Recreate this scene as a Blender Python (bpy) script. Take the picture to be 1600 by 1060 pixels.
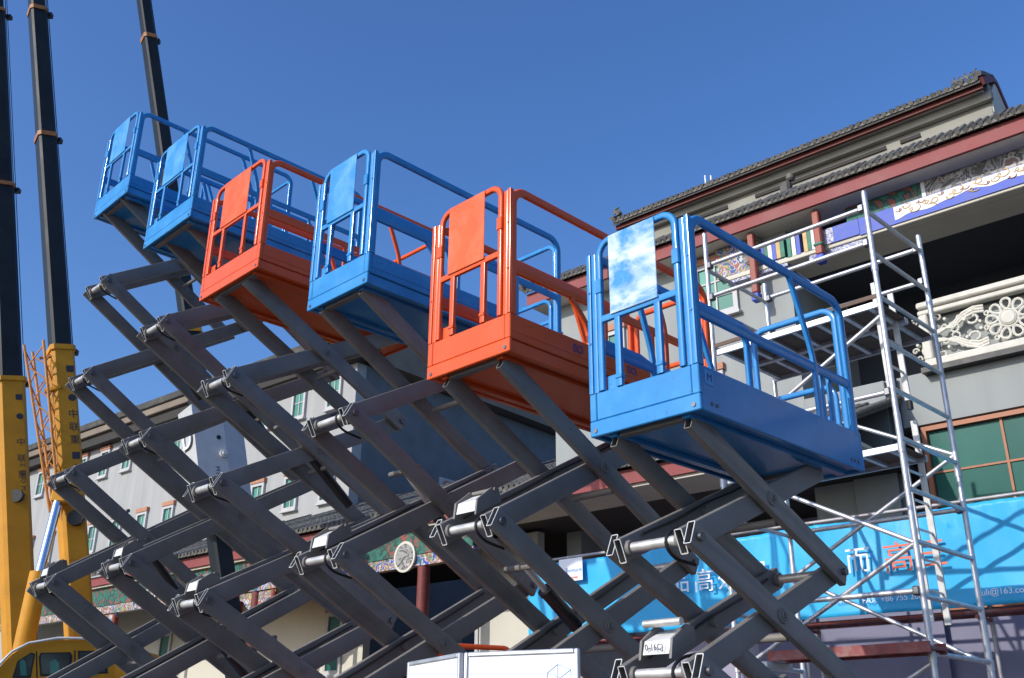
import bpy, math, random
from math import radians as RAD, sin, cos, pi
from mathutils import Vector, Matrix
random.seed(7)
for o in list(bpy.data.objects): bpy.data.objects.remove(o)
S = bpy.context.scene
COL = S.collection

# ------------------------------------------------------------------ camera, sky, sun, exposure
CAM = Vector((0, 0, 1.6)); PITCH = RAD(22.409); ROLL = RAD(0.429); FPX = 1546.64
_f = Vector((0, cos(PITCH), sin(PITCH))); _u0 = Vector((0, -sin(PITCH), cos(PITCH))); _r0 = Vector((1, 0, 0))
_r = _r0 * cos(ROLL) + _u0 * sin(ROLL); _u = -_r0 * sin(ROLL) + _u0 * cos(ROLL)
cd = bpy.data.cameras.new('camera'); co = bpy.data.objects.new('camera', cd); COL.objects.link(co)
co.matrix_world = Matrix.Translation(CAM) @ Matrix((_r, _u, -_f)).transposed().to_4x4()
cd.sensor_width = 36; cd.lens = 36 * FPX / 1600; cd.clip_start = .05; cd.clip_end = 3000
S.camera = co
SUN = Vector((-.78, -.50, .50)).normalized()
w = bpy.data.worlds.new('World'); S.world = w; w.use_nodes = True
nt = w.node_tree; bg = nt.nodes['Background']; sky = nt.nodes.new('ShaderNodeTexSky'); sky.sky_type = 'NISHITA'
sky.sun_disc = False; sky.sun_elevation = math.asin(SUN.z); sky.sun_rotation = math.atan2(SUN.x, SUN.y)
sky.altitude = 400; sky.air_density = 1.15; sky.dust_density = 2.5; sky.ozone_density = 6.0
hs = nt.nodes.new('ShaderNodeHueSaturation'); hs.inputs['Saturation'].default_value = 1.13; hs.inputs['Hue'].default_value = .508; nt.links.new(sky.outputs[0], hs.inputs['Color'])
nt.links.new(hs.outputs[0], bg.inputs[0]); bg.inputs[1].default_value = .116
sl = bpy.data.lights.new('sun', 'SUN'); so = bpy.data.objects.new('sun', sl); COL.objects.link(so)
sl.energy = 2.1; sl.angle = RAD(.5); sl.color = (1, .95, .87)
so.rotation_euler = SUN.to_track_quat('Z', 'Y').to_euler(); so.location = (-20, -10, 20)
S.view_settings.view_transform = 'Standard'; S.view_settings.look = 'None'; S.view_settings.gamma = 1
S.view_settings.exposure = 0.8

# ------------------------------------------------------------------ pixel helpers (photo is 1600 x 1060)
def ray(px, py): return _r * ((px - 800) / FPX) - _u * ((py - 530) / FPX) + _f
def on_plane(px, py, o, n):
    d = ray(px, py); return CAM + d * ((o - CAM).dot(n) / d.dot(n))
def at_y(px, py, y):
    d = ray(px, py); return CAM + d * (y / d.y)

# ------------------------------------------------------------------ mesh helpers
def V(*a): return Vector(a)
def rrect(w, h, r=.008, n=2):
    if r <= 0: return [(-w/2, -h/2), (w/2, -h/2), (w/2, h/2), (-w/2, h/2)]
    p = []
    for cx, cy, a0 in ((w/2-r, -h/2+r, -90), (w/2-r, h/2-r, 0), (-w/2+r, h/2-r, 90), (-w/2+r, -h/2+r, 180)):
        for i in range(n+1):
            a = RAD(a0 + 90*i/n); p.append((cx + r*cos(a), cy + r*sin(a)))
    return p
def circ(r, n=12): return [(r*cos(2*pi*i/n), r*sin(2*pi*i/n)) for i in range(n)]
def fillet(pts, rad, n=5):
    out = [pts[0]]
    for i in range(1, len(pts)-1):
        a, b, c = pts[i-1], pts[i], pts[i+1]
        u = (a-b); v = (c-b); r = min(rad, u.length*.49, v.length*.49); u.normalize(); v.normalize()
        ang = u.angle(v)
        if ang > RAD(176): out.append(b); continue
        t = min(r, min((a-b).length, (c-b).length)*.49)
        rr = t*math.tan(ang/2); ctr = b + (u+v).normalized()*(rr/math.sin(ang/2))
        p0 = b+u*t; p1 = b+v*t
        for k in range(n+1):
            q = (p0-ctr).lerp(p1-ctr, k/n).normalized()*rr + ctr
            out.append(q)
    out.append(pts[-1]); return out
class MB:
    def __init__(s): s.v = []; s.f = []
    def add(s, vs, fs):
        b = len(s.v); s.v += [tuple(x) for x in vs]; s.f += [tuple(b+i for i in f) for f in fs]; return s
    def box(s, a, b):
        x0, y0, z0 = a; x1, y1, z1 = b
        return s.add([(x0,y0,z0),(x1,y0,z0),(x1,y1,z0),(x0,y1,z0),(x0,y0,z1),(x1,y0,z1),(x1,y1,z1),(x0,y1,z1)],
                     [(3,2,1,0),(4,5,6,7),(0,1,5,4),(1,2,6,5),(2,3,7,6),(3,0,4,7)])
    def cbox(s, a, b, c=.01):   # chamfered box
        a = Vector(a); b = Vector(b); m = (a+b)/2; h = (b-a)/2; c = min(c, h.x*.9, h.y*.9, h.z*.9)
        vs = []; idx = {}
        for sx in (-1,1):
            for sy in (-1,1):
                for sz in (-1,1):
                    for k in range(3):
                        d = [h.x-c, h.y-c, h.z-c]; d[k] = h[k]
                        idx[(sx,sy,sz,k)] = len(vs); vs.append((m.x+sx*d[0], m.y+sy*d[1], m.z+sz*d[2]))
        g = lambda *q: idx[q]; fs = []
        for q in (-1,1):
            f = [g(q,-1,-1,0),g(q,1,-1,0),g(q,1,1,0),g(q,-1,1,0)]; fs.append(f if q>0 else f[::-1])
            f = [g(-1,q,-1,1),g(-1,q,1,1),g(1,q,1,1),g(1,q,-1,1)]; fs.append(f if q>0 else f[::-1])
            f = [g(-1,-1,q,2),g(1,-1,q,2),g(1,1,q,2),g(-1,1,q,2)]; fs.append(f if q>0 else f[::-1])
        for p in (-1,1):
            for q in (-1,1):
                f = [g(p,q,-1,0),g(p,q,-1,1),g(p,q,1,1),g(p,q,1,0)]; fs.append(f if p*q>0 else f[::-1])
                f = [g(-1,p,q,1),g(-1,p,q,2),g(1,p,q,2),g(1,p,q,1)]; fs.append(f if p*q>0 else f[::-1])
                f = [g(p,-1,q,2),g(p,-1,q,0),g(p,1,q,0),g(p,1,q,2)]; fs.append(f if p*q>0 else f[::-1])
                for r in (-1,1):
                    f = [g(p,q,r,0),g(p,q,r,1),g(p,q,r,2)]; fs.append(f if p*q*r>0 else f[::-1])
        return s.add(vs, fs)
    def sweep(s, path, sec, ref, cap=True, scale=None):
        path = [Vector(p) for p in path]; n = len(sec); rings = []
        ref = Vector(ref)
        for i, p in enumerate(path):
            t = (path[min(i+1, len(path)-1)] - path[max(i-1, 0)]).normalized()
            x = (ref - t*ref.dot(t)).normalized(); y = t.cross(x)
            k = scale[i] if scale else 1
            rings.append([p + x*(a*k) + y*(b*k) for a, b in sec])
        vs = [q for r in rings for q in r]; fs = []
        for i in range(len(path)-1):
            for j in range(n):
                fs.append((i*n+j, i*n+(j+1) % n, (i+1)*n+(j+1) % n, (i+1)*n+j))
        if cap:
            fs.append(tuple(range(n-1, -1, -1))); fs.append(tuple((len(path)-1)*n+j for j in range(n)))
        return s.add(vs, fs)
    def beam(s, a, b, w, h, ref, r=.006): return s.sweep([a, b], rrect(w, h, r), ref)
    def hollow(s, a, b, w, h, t, ref, r=.008):
        a = Vector(a); b = Vector(b); d = (b-a).normalized(); so_ = rrect(w, h, r); si = rrect(w-2*t, h-2*t, max(r-t, .002)); n = len(so_)
        x = (Vector(ref) - d*Vector(ref).dot(d)).normalized(); y = d.cross(x)
        vs = []
        for p in (a, b):
            for sec in (so_, si): vs += [p + x*u + y*v for u, v in sec]
        fs = []
        for j in range(n):
            k = (j+1) % n
            fs += [(j, k, 2*n+k, 2*n+j), (n+k, n+j, 3*n+j, 3*n+k), (k, j, n+j, n+k), (2*n+j, 2*n+k, 3*n+k, 3*n+j)]
        return s.add(vs, fs)
    def cyl(s, a, b, r, n=16, r2=None):
        a = Vector(a); b = Vector(b); d = (b-a).normalized(); ref = Vector((0,0,1)) if abs(d.z) < .9 else Vector((1,0,0))
        return s.sweep([a, b], circ(r, n), ref, scale=[1, (r2 if r2 is not None else r)/r])
    def extrude(s, poly, axis, a, b):   # poly 2D in plane perpendicular to axis ('x': (y,z), 'y': (x,z))
        def P(p, k): return {'x': (k, p[0], p[1]), 'y': (p[0], k, p[1]), 'z': (p[0], p[1], k)}[axis]
        n = len(poly); vs = [P(p, a) for p in poly] + [P(p, b) for p in poly]
        fs = [(i, (i+1) % n, n+(i+1) % n, n+i) for i in range(n)] + [tuple(range(n-1, -1, -1)), tuple(range(n, 2*n))]
        return s.add(vs, fs)
    def mesh(s, name, mat, smooth=True):
        me = bpy.data.meshes.new(name); me.from_pydata(s.v, [], s.f); me.update()
        import bmesh
        bm = bmesh.new(); bm.from_mesh(me); bmesh.ops.recalc_face_normals(bm, faces=bm.faces); bm.to_mesh(me); bm.free()
        me.materials.append(mat)
        if smooth:
            for p in me.polygons: p.use_smooth = True
            me.set_sharp_from_angle(angle=RAD(33))
        return me
    def build(s, name, mat, parent=None, smooth=True, **kw):
        return link(name, s.mesh(name, mat, smooth), parent, **kw)
def link(name, data, parent=None, loc=None, rot=None, label=None, cat=None, group=None, kind=None):
    o = bpy.data.objects.new(name, data); COL.objects.link(o); o.parent = parent
    if loc is not None: o.location = loc
    if rot is not None: o.rotation_euler = rot
    if label: o['label'] = label
    if cat: o['category'] = cat
    if group: o['group'] = group
    if kind: o['kind'] = kind
    return o
def thing(name, label, cat, loc=(0,0,0), rz=0, group=None):
    return link(name, None, None, loc, (0,0,rz), label, cat, group)

# ------------------------------------------------------------------ materials
def mat(name, base, rough=.5, metal=0, var=.12, scale=6, bump=0, bscale=60, dirt=None, dirt_amt=.0, dscale=2.5, rnd=0, coat=0, spec=.5, streak=False, chips=None):
    m = bpy.data.materials.new(name); m.use_nodes = True; N = m.node_tree.nodes; L = m.node_tree.links
    p = N['Principled BSDF']; p.inputs['Metallic'].default_value = metal
    p.inputs['Specular IOR Level'].default_value = spec; p.inputs['Coat Weight'].default_value = coat; p.inputs['Coat Roughness'].default_value = .12
    tc = N.new('ShaderNodeTexCoord'); nz = N.new('ShaderNodeTexNoise'); nz.inputs['Scale'].default_value = scale; nz.inputs['Detail'].default_value = 6
    mp = N.new('ShaderNodeMapping'); L.new(tc.outputs['Object'], mp.inputs['Vector']); L.new(mp.outputs[0], nz.inputs['Vector'])
    if streak: mp.inputs['Scale'].default_value = (1, 1, .12)
    b = Vector(base[:3])
    cr = N.new('ShaderNodeMix'); cr.data_type = 'RGBA'
    cr.inputs[6].default_value = (*(b*(1-var)), 1); cr.inputs[7].default_value = (*(b*(1+var)), 1)
    rm = N.new('ShaderNodeMapRange'); rm.inputs[1].default_value = .3; rm.inputs[2].default_value = .7
    L.new(nz.outputs[0], rm.inputs[0]); L.new(rm.outputs[0], cr.inputs[0]); col = cr.outputs[2]
    if dirt:
        n2 = N.new('ShaderNodeTexNoise'); n2.inputs['Scale'].default_value = dscale; n2.inputs['Detail'].default_value = 8; n2.inputs['Roughness'].default_value = .65
        L.new(tc.outputs['Object'], n2.inputs['Vector'])
        r2 = N.new('ShaderNodeMapRange'); r2.inputs[1].default_value = .5; r2.inputs[2].default_value = .72; r2.inputs[4].default_value = dirt_amt
        L.new(n2.outputs[0], r2.inputs[0]); mx = N.new('ShaderNodeMix'); mx.data_type = 'RGBA'; mx.inputs[7].default_value = (*dirt, 1)
        L.new(r2.outputs[0], mx.inputs[0]); L.new(col, mx.inputs[6]); col = mx.outputs[2]
    if chips:
        n4 = N.new('ShaderNodeTexNoise'); n4.inputs['Scale'].default_value = 22; n4.inputs['Detail'].default_value = 5; n4.inputs['Roughness'].default_value = .7
        L.new(tc.outputs['Object'], n4.inputs['Vector']); r4 = N.new('ShaderNodeMapRange'); r4.inputs[1].default_value = .63; r4.inputs[2].default_value = .70; r4.inputs[4].default_value = .75
        L.new(n4.outputs[0], r4.inputs[0]); m4 = N.new('ShaderNodeMix'); m4.data_type = 'RGBA'; m4.inputs[7].default_value = (*chips, 1)
        L.new(r4.outputs[0], m4.inputs[0]); L.new(col, m4.inputs[6]); col = m4.outputs[2]
    if rnd:
        oi = N.new('ShaderNodeObjectInfo'); hv = N.new('ShaderNodeHueSaturation'); mr = N.new('ShaderNodeMapRange')
        mr.inputs[3].default_value = 1-rnd; mr.inputs[4].default_value = 1+rnd
        L.new(oi.outputs['Random'], mr.inputs[0]); L.new(mr.outputs[0], hv.inputs['Value']); L.new(col, hv.inputs['Color']); col = hv.outputs[0]
    L.new(col, p.inputs['Base Color'])
    rr = N.new('ShaderNodeMapRange'); rr.inputs[3].default_value = max(rough-.1, .03); rr.inputs[4].default_value = min(rough+.12, 1)
    L.new(nz.outputs[0], rr.inputs[0]); L.new(rr.outputs[0], p.inputs['Roughness'])
    if bump:
        n3 = N.new('ShaderNodeTexNoise'); n3.inputs['Scale'].default_value = bscale; n3.inputs['Detail'].default_value = 4
        L.new(tc.outputs['Object'], n3.inputs['Vector']); bp = N.new('ShaderNodeBump'); bp.inputs['Strength'].default_value = bump; bp.inputs['Distance'].default_value = .02
        L.new(n3.outputs[0], bp.inputs['Height']); L.new(bp.outputs[0], p.inputs['Normal'])
    return m
def blotch_mat(name, base, white, lo, hi, amt, scale=(1, 1, 1), nscale=3.0, rough=.46):
    """painted sheet with a paler colour mixed in as noise blotches"""
    m = mat(name, base, rough, var=.1, scale=5, spec=.35); N = m.node_tree.nodes; L = m.node_tree.links; p = N['Principled BSDF']
    src = p.inputs['Base Color'].links[0].from_socket
    tc = N.new('ShaderNodeTexCoord'); mp = N.new('ShaderNodeMapping'); mp.inputs['Scale'].default_value = scale; mp.inputs['Rotation'].default_value = (.6, 0, 0)
    n = N.new('ShaderNodeTexNoise'); n.inputs['Scale'].default_value = nscale; n.inputs['Detail'].default_value = 7; n.inputs['Roughness'].default_value = .62; n.inputs['Distortion'].default_value = .5
    L.new(tc.outputs['Object'], mp.inputs[0]); L.new(mp.outputs[0], n.inputs['Vector'])
    r = N.new('ShaderNodeMapRange'); r.inputs[1].default_value = lo; r.inputs[2].default_value = hi; r.inputs[4].default_value = amt
    L.new(n.outputs[0], r.inputs[0]); mx = N.new('ShaderNodeMix'); mx.data_type = 'RGBA'; mx.inputs[7].default_value = (*white, 1)
    L.new(r.outputs[0], mx.inputs[0]); L.new(src, mx.inputs[6]); L.new(mx.outputs[2], p.inputs['Base Color'])
    return m
BLUE = (.026, .235, .55); ORANGE = (.74, .098, .016)
M = {}
M['blue'] = mat('blue_paint', BLUE, .45, spec=.2, coat=.5, var=.09, scale=4, dirt=(.09, .30, .52), dirt_amt=.45, dscale=4, bump=.10, bscale=7, chips=(.05, .12, .24))
M['orange'] = mat('orange_paint', ORANGE, .45, spec=.16, coat=.45, var=.08, scale=4, dirt=(.55, .10, .04), dirt_amt=.5, dscale=4, bump=.10, bscale=7, chips=(.30, .055, .025))
M['blue_sheet'] = blotch_mat('blue_gate_sheet', BLUE, (.24, .52, .78), .42, .75, .5, (1, 1, 1), 4)
M['blue_cloudy'] = blotch_mat('blue_gate_sheet_milky', BLUE, (.80, .86, .90), .45, .66, .92, (1, .9, 1.7), 2.6)
M['orange_sheet'] = blotch_mat('orange_gate_sheet', ORANGE, (.80, .20, .09), .45, .7, .5, (1, 1, 1), 5)
M['arm'] = mat('charcoal_arm_paint', (.195, .180, .164), .5, var=.14, scale=3, dirt=(.12, .098, .085), dirt_amt=.65, spec=.4, coat=.25, bump=.04, bscale=18, chips=(.10, .075, .06))
M['armin'] = mat('charcoal_arm_paint_inner', (.185, .172, .157), .5, var=.15, scale=3, dirt=(.14, .115, .10), dirt_amt=.55, bump=.04, bscale=18)
M['steel'] = mat('turned_steel', (.62, .60, .56), .42, metal=.55, var=.15, scale=12)
M['bolt'] = mat('bolt_steel', (.16, .16, .17), .4, metal=.8)
M['black'] = mat('black_rubber', (.012, .012, .013), .5)
M['blackpaint'] = mat('black_cylinder_paint', (.014, .014, .016), .3, coat=.3)
M['galv'] = mat('galvanised_plate', (.62, .62, .60), .45, var=.12, scale=9)
M['alu'] = mat('aluminium_tube', (.58, .59, .62), .4, metal=.6, var=.16, scale=7, dirt=(.35, .34, .33), dirt_amt=.5, dscale=9)
M['alu_deck'] = mat('aluminium_deck', (.42, .42, .42), .45, metal=.3, var=.15, scale=5)
M['ply'] = mat('deck_plywood', (.12, .075, .05), .7, var=.3, scale=6)
M['redpipe'] = mat('red_oxide_pipe', (.24, .055, .05), .55, var=.25, scale=8, dirt=(.35, .28, .26), dirt_amt=.5, dscale=6)
M['greypipe'] = mat('grey_scaffold_pipe', (.36, .35, .36), .5, metal=.3, var=.25, scale=6, dirt=(.2, .12, .1), dirt_amt=.5)
M['tile'] = mat('grey_clay_tile', (.11, .106, .098), .75, var=.35, scale=7, dirt=(.19, .165, .115), dirt_amt=.55, dscale=5, rnd=.28, bump=.25, bscale=30)
M['tilebed'] = mat('grey_tile_bed', (.05, .049, .046), .8, var=.3, scale=5, dirt=(.16, .14, .10), dirt_amt=.5)
M['fascia'] = mat('red_fascia_paint', (.235, .046, .045), .65, var=.10, scale=2.2, dirt=(.27, .10, .095), dirt_amt=.45, dscale=1.6, bump=.06)
M['darkred'] = mat('dark_red_timber', (.16, .028, .022), .6, var=.2)
M['cream'] = mat('cream_plaster', (.60, .56, .46), .85, var=.06, scale=1.5, dirt=(.48, .44, .36), dirt_amt=.4, dscale=.9, bump=.08, bscale=12)
M['wall'] = mat('pale_grey_render', (.295, .31, .30), .88, var=.09, scale=2.5, streak=True, dirt=(.27, .275, .265), dirt_amt=.5, dscale=.5, bump=.08, bscale=14)
M['wall2'] = mat('weathered_grey_render', (.35, .352, .345), .88, var=.10, scale=2.2, streak=True, dirt=(.36, .36, .36), dirt_amt=.4, dscale=.4, bump=.06, bscale=10)
M['shadewall'] = mat('end_wall_shade_tone', (.135, .15, .165), .85, var=.12, scale=2, dirt=(.10, .11, .125), dirt_amt=.5, dscale=.6)  # darker than the wing's render: the alley's shade is put into this colour
M['lilacdim'] = mat('dull_lilac_hoarding', (.21, .205, .29), .7, var=.12, scale=1.2)
M['attic'] = mat('attic_grey_cream_plaster', (.285, .275, .235), .85, var=.1, scale=2, streak=True, dirt=(.2, .19, .16), dirt_amt=.5, dscale=.8)
M['jib'] = mat('jib_orange_yellow', (.52, .20, .03), .5, var=.15)
M['porchwall'] = mat('porch_cream_wall', (.56, .54, .46), .88, var=.05, scale=.7, dirt=(.45, .43, .37), dirt_amt=.3)
M['lilac'] = mat('lilac_porch_wall', (.33, .32, .44), .85, var=.08, scale=.8)
M['dark'] = mat('shade_brown', (.030, .026, .022), .8, var=.2)  # near-black brown that paints in the shade under porch and wing eave
M['navydark'] = mat('loggia_near_black', (.035, .04, .05), .8, var=.15)  # near-black blue-grey for the loggia back wall and ceiling
M['frame_white'] = mat('white_window_frame', (.46, .45, .45), .55, var=.05)
M['lintel'] = mat('orange_lintel', (.42, .19, .11), .7, var=.15)
M['frame_orange'] = mat('orange_window_frame', (.36, .13, .06), .55, var=.15)
M['glass'] = mat('green_tinted_glass', (.022, .115, .092), .3, var=.14, scale=.8, spec=.12, rnd=.15)
M['glass_pale'] = mat('pale_green_glass', (.085, .25, .20), .34, var=.12, scale=1, spec=.2, rnd=.25)
M['roofcap'] = mat('brown_roof_edge', (.20, .16, .12), .75, var=.2, scale=1.2)
M['stone'] = mat('carved_cream_stone', (.60, .575, .50), .8, var=.08, scale=6, dirt=(.46, .42, .34), dirt_amt=.4, dscale=4)
M['yellow'] = mat('crane_yellow', (.58, .26, .018), .5, spec=.2, var=.1, scale=1.5, dirt=(.42, .19, .02), dirt_amt=.5)
M['boomdark'] = mat('dark_boom_paint', (.012, .016, .020), .5, spec=.25, var=.25, scale=1.2, dirt=(.03, .035, .038), dirt_amt=.4)
M['collar'] = mat('orange_brown_collar', (.34, .13, .03), .55, var=.2)
M['boomwhite'] = mat('white_boom_paint', (.50, .51, .51), .45, var=.06)
M['rodblue'] = mat('chrome_rod', (.62, .70, .82), .16, metal=1, var=.05)
M['cabglass'] = mat('cab_glass', (.035, .05, .05), .06, var=.3, scale=1, spec=.8)
M['board'] = mat('white_board_sheet', (.86, .87, .90), .3, var=.02, scale=2)
M['print_blue'] = mat('blue_print', (.25, .42, .72), .6)
M['ink'] = mat('dark_ink', (.03, .03, .04), .6)
M['inkblue'] = mat('blue_decal', (.03, .05, .22), .5)
M['white'] = mat('white_print', (.82, .84, .86), .6, var=.04)
M['redprint'] = mat('red_print', (.80, .16, .08), .6)
M['tyre'] = mat('tyre_rubber', (.02, .02, .02), .85)
M['ptgreen'] = mat('painted_green', (.02, .16, .11), .6, var=.4, scale=9)
M['ptblue'] = mat('painted_blue', (.035, .075, .42), .55, var=.25, scale=9)
M['ptwhite'] = mat('painted_white', (.70, .70, .68), .6, var=.12, scale=14)
M['ptred'] = mat('painted_red', (.26, .05, .03), .55, var=.25, scale=7)
M['ptocre'] = mat('painted_ochre', (.55, .36, .14), .6, var=.2, scale=9)

def banner_mat():
    m = mat('blue_banner_vinyl', (.038, .43, .78), .42, spec=.3, var=.06, scale=1.2, bump=.15, bscale=5); return m
M['banner'] = banner_mat()
def asphalt():
    m = mat('asphalt', (.10, .098, .094), .9, var=.25, scale=.6, dirt=(.15, .145, .135), dirt_amt=.6, dscale=.15, bump=.4, bscale=45); return m
M['asphalt'] = asphalt()
def painted_scene(name, cols, scale, detail=5):
    """painted decoration: several colours in uneven shapes"""
    m = bpy.data.materials.new(name); m.use_nodes = True; N = m.node_tree.nodes; L = m.node_tree.links; p = N['Principled BSDF']; p.inputs['Roughness'].default_value = .65
    tc = N.new('ShaderNodeTexCoord'); n = N.new('ShaderNodeTexNoise'); n.inputs['Scale'].default_value = scale; n.inputs['Detail'].default_value = detail; n.inputs['Distortion'].default_value = 1.4
    L.new(tc.outputs['Object'], n.inputs['Vector']); r = N.new('ShaderNodeValToRGB'); e = r.color_ramp.elements; r.color_ramp.interpolation = 'CONSTANT'
    k = len(cols); lo, hi = .30, .70
    for i, c in enumerate(cols):
        pos = 0 if i == 0 else lo + (hi-lo)*i/k
        if i < 2: q = e[i]; q.position = pos
        else: q = e.new(pos)
        q.color = (*c, 1)
    L.new(n.outputs[0], r.inputs[0]); L.new(r.outputs[0], p.inputs['Base Color']); return m
M['paint_land'] = painted_scene('painted_landscape', [(.06,.06,.06), (.16,.15,.14), (.30,.30,.29), (.10,.09,.08), (.42,.41,.38), (.20,.12,.10)], 3.2, 8)
M['paint_cloud'] = painted_scene('painted_cloud_scroll', [(.10,.16,.72), (.10,.16,.72), (.72,.72,.74), (.78,.76,.70), (.62,.46,.22), (.74,.73,.72), (.12,.2,.7)], 2.6, 3)
M['paint_fret'] = painted_scene('painted_fretwork', [(.08,.10,.40), (.6,.6,.62), (.10,.11,.25), (.62,.6,.6)], 16, 2)
M['paint_green'] = painted_scene('painted_green_frieze', [(.012,.09,.065), (.02,.15,.10), (.012,.06,.05), (.25,.06,.04), (.02,.13,.1)], 3.0, 4)
M['paint_mix'] = painted_scene('painted_mixed_frieze', [(.02,.12,.09), (.04,.07,.35), (.5,.5,.48), (.35,.08,.05), (.03,.2,.15), (.5,.33,.12), (.05,.08,.4)], 5.0, 3)

# ------------------------------------------------------------------ text
def text_mesh(name, body, size, mt, parent, M4, extrude=.0015, align='CENTER', **kw):
    cu = bpy.data.curves.new(name, 'FONT'); cu.body = body; cu.size = size; cu.align_x = align; cu.align_y = 'CENTER'; cu.extrude = extrude
    o = bpy.data.objects.new(name, cu); COL.objects.link(o)
    dg = bpy.context.evaluated_depsgraph_get(); me = bpy.data.meshes.new_from_object(o.evaluated_get(dg))
    bpy.data.objects.remove(o); bpy.data.curves.remove(cu)
    me.transform(M4); me.materials.clear(); me.materials.append(mt); me.name = name
    return link(name, me, parent, **kw)
def frame4(o, x, y, z): return Matrix.Translation(o) @ Matrix((Vector(x).normalized(), Vector(y).normalized(), Vector(z).normalized())).transposed().to_4x4()

# ------------------------------------------------------------------ ground
g = MB(); g.add([(-400,-400,0),(400,-400,0),(400,400,0),(-400,400,0)], [(0,1,2,3)])
g.build('ground', M['asphalt'], None, False, kind='structure')

# ------------------------------------------------------------------ scissor lifts
# x, y of gate corner, height of platform underside, platform width, length, yaw, stages, stage height, top offset, span, paint, label
LIFTS = [
 (1.081, 5.325, 3.375, .826, 1.90, 45.478, 4, .700, .00, 1.60, 'blue',  'lowest blue scissor lift, milky white blotches on its gate sheet, beside the aluminium tower'),
 (-.005, 6.152, 4.052, .853, 2.42, 45.124, 3, 1.120, .00, 2.10, 'orange', 'orange scissor lift between the lowest blue lift and the middle blue lift'),
 (-1.168, 7.246, 5.074, .848, 2.34, 44.980, 4, 1.100, .03, 2.02, 'blue', 'blue scissor lift standing between the two orange lifts'),
 (-2.541, 8.898, 6.029, 1.193, 2.40, 45.663, 5, 1.078, .01, 2.08, 'orange', 'orange scissor lift with a wide platform between two blue lifts, right after the two highest'),
 (-3.757, 10.15, 7.308, 1.200, 2.40, 45.486, 5, 1.370, .14, 2.35, 'blue', 'blue scissor lift with a wide platform, second highest, beside the orange wide one'),
 (-5.064, 11.313, 8.317, 1.051, 2.42, 45.436, 6, 1.275, .08, 2.02, 'blue', 'blue scissor lift raised highest, at the end of the row by the cranes'),
]
def make_lift(k, x, y, z0, W, L, yaw, nst, st, off, span, colr, label):
    R = thing('scissor_lift', label, 'scissor lift', (x, y, 0), RAD(90-yaw), 'scissor lifts raised in a row')
    P = M[colr]; sheet = M['blue_cloudy'] if k == 0 else M[colr+'_sheet']
    H = 1.30; TOE = .28; near = k < 3
    UX = (1, 0, 0); UY = (0, 1, 0); UZ = (0, 0, 1)
    # --- platform tub: floor, two side panels, far end panel
    b = MB(); t = .028
    b.box((.02, .03, z0+.085), (L-.02, W-.03, z0+.11))
    dk = b.build('deck', P, R)
    b = MB(); b.cbox((.025, .045, z0+.018), (L-.01, W-.045, z0+.0835), .006); b.build('deck_underside', P, dk)
    for q in (0, 1):
        xx = .05 + q*(L-.35); b = MB(); b.cbox((xx, .175, z0-.012), (xx+.06, W-.175, z0+.0175), .004); b.build('deck_cross_member', M['armin'], dk)
    for u0 in (.11, W-.17):
        b = MB(); b.cbox((.03, u0, z0-.012), (L-.05, u0+.06, z0+.0175), .004); b.build('deck_runner', P, dk)
    for u0, u1, sg in ((0, t, 1), (W-t, W, -1)):
        b = MB()
        if k == 0:
            b.cbox((.012, u0, z0), (L, u1, z0+TOE), .006)
        else:
            i0, i1 = (u0+.014, u1+.03) if sg > 0 else (u0-.03, u1-.014)
            b.cbox((.012, u0, z0+.098), (L*.72, u1, z0+TOE), .006)
            b.cbox((L*.70, i0, z0+.10), (L, i1, z0+TOE-.012), .006)
            b.cbox((.012, i0, z0), (L, i1, z0+.0965), .006)
            b.cbox((.012, u0-.004 if sg > 0 else u0+.004, z0+.150), (L*.715, u1-.004 if sg > 0 else u1+.004, z0+.163), .003)
        b.build('side_panel', P, R)
    b = MB(); b.cbox((L-.001, .0, z0), (L+.025, W, z0+TOE), .006); b.build('end_panel', P, R)
    # --- gate end
    b = MB(); b.cbox((-.012, .055, z0+.102), (.0115, W-.055, z0+TOE), .005); b.build('toe_plate', P, R)
    b = MB(); b.cbox((-.016, .0, z0), (.0115, W, z0+.098), .005); fl = b.build('bottom_flange', P, R)
    for uu in (.045, W-.045):
        c = MB(); c.cyl((-.022, uu, z0+.035), (-.0165, uu, z0+.035), .014, 14); c.build('bolt', M['bolt'], fl)
    for uu, sg in ((0, 1), (W, -1)):
        b = MB()
        b.cbox((-.014, min(uu, uu+sg*.052), z0+.1), (.03, max(uu, uu+sg*.052), z0+TOE+.0), .005)
        b.sweep(fillet([V(-.001, uu+sg*.017, z0+TOE+.001), V(-.001, uu+sg*.017, z0+H-.045)], .05), rrect(.034, .034, .006), UX)
        b.sweep([V(.006, uu+sg*.056, z0+TOE+.001), V(.006, uu+sg*.056, z0+H-.05)], rrect(.036, .040, .008), UX)
        for zz in (.62, .98):
            b.cyl((-.024, uu+sg*.02, z0+zz), (-.014, uu+sg*.02, z0+zz), .009, 10)
        b.build('gate_post', P, R)
    gt = MB(); gx = -.006; a0, a1 = .105, W-.105; top = z0+H+.02; mid = z0+.765
    pts = fillet([V(gx, a0, z0+TOE+.005), V(gx, a0, top), V(gx, a1, top), V(gx, a1, z0+TOE+.005)], .10, 7)
    gt.sweep(pts, rrect(.036, .044, .013, 3), UX)
    gt.beam((gx, a0+.016, mid), (gx, a1-.016, mid), .030, .045, UX)
    gate = gt.build('gate', P, R)
    for fr in (.30, .68):
        uu = W*(1-fr)
        c = MB(); c.beam((gx-.002, uu, z0+TOE+.002), (gx-.002, uu, mid-.023), .032, .046, UX); c.cbox((gx-.024, uu-.027, z0+TOE+.05), (gx+.02, uu+.027, z0+TOE+.075), .004); c.build('gate_bar', P, gate)
    s0, s1 = W*(1-.70), W*(1-.245)
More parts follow.
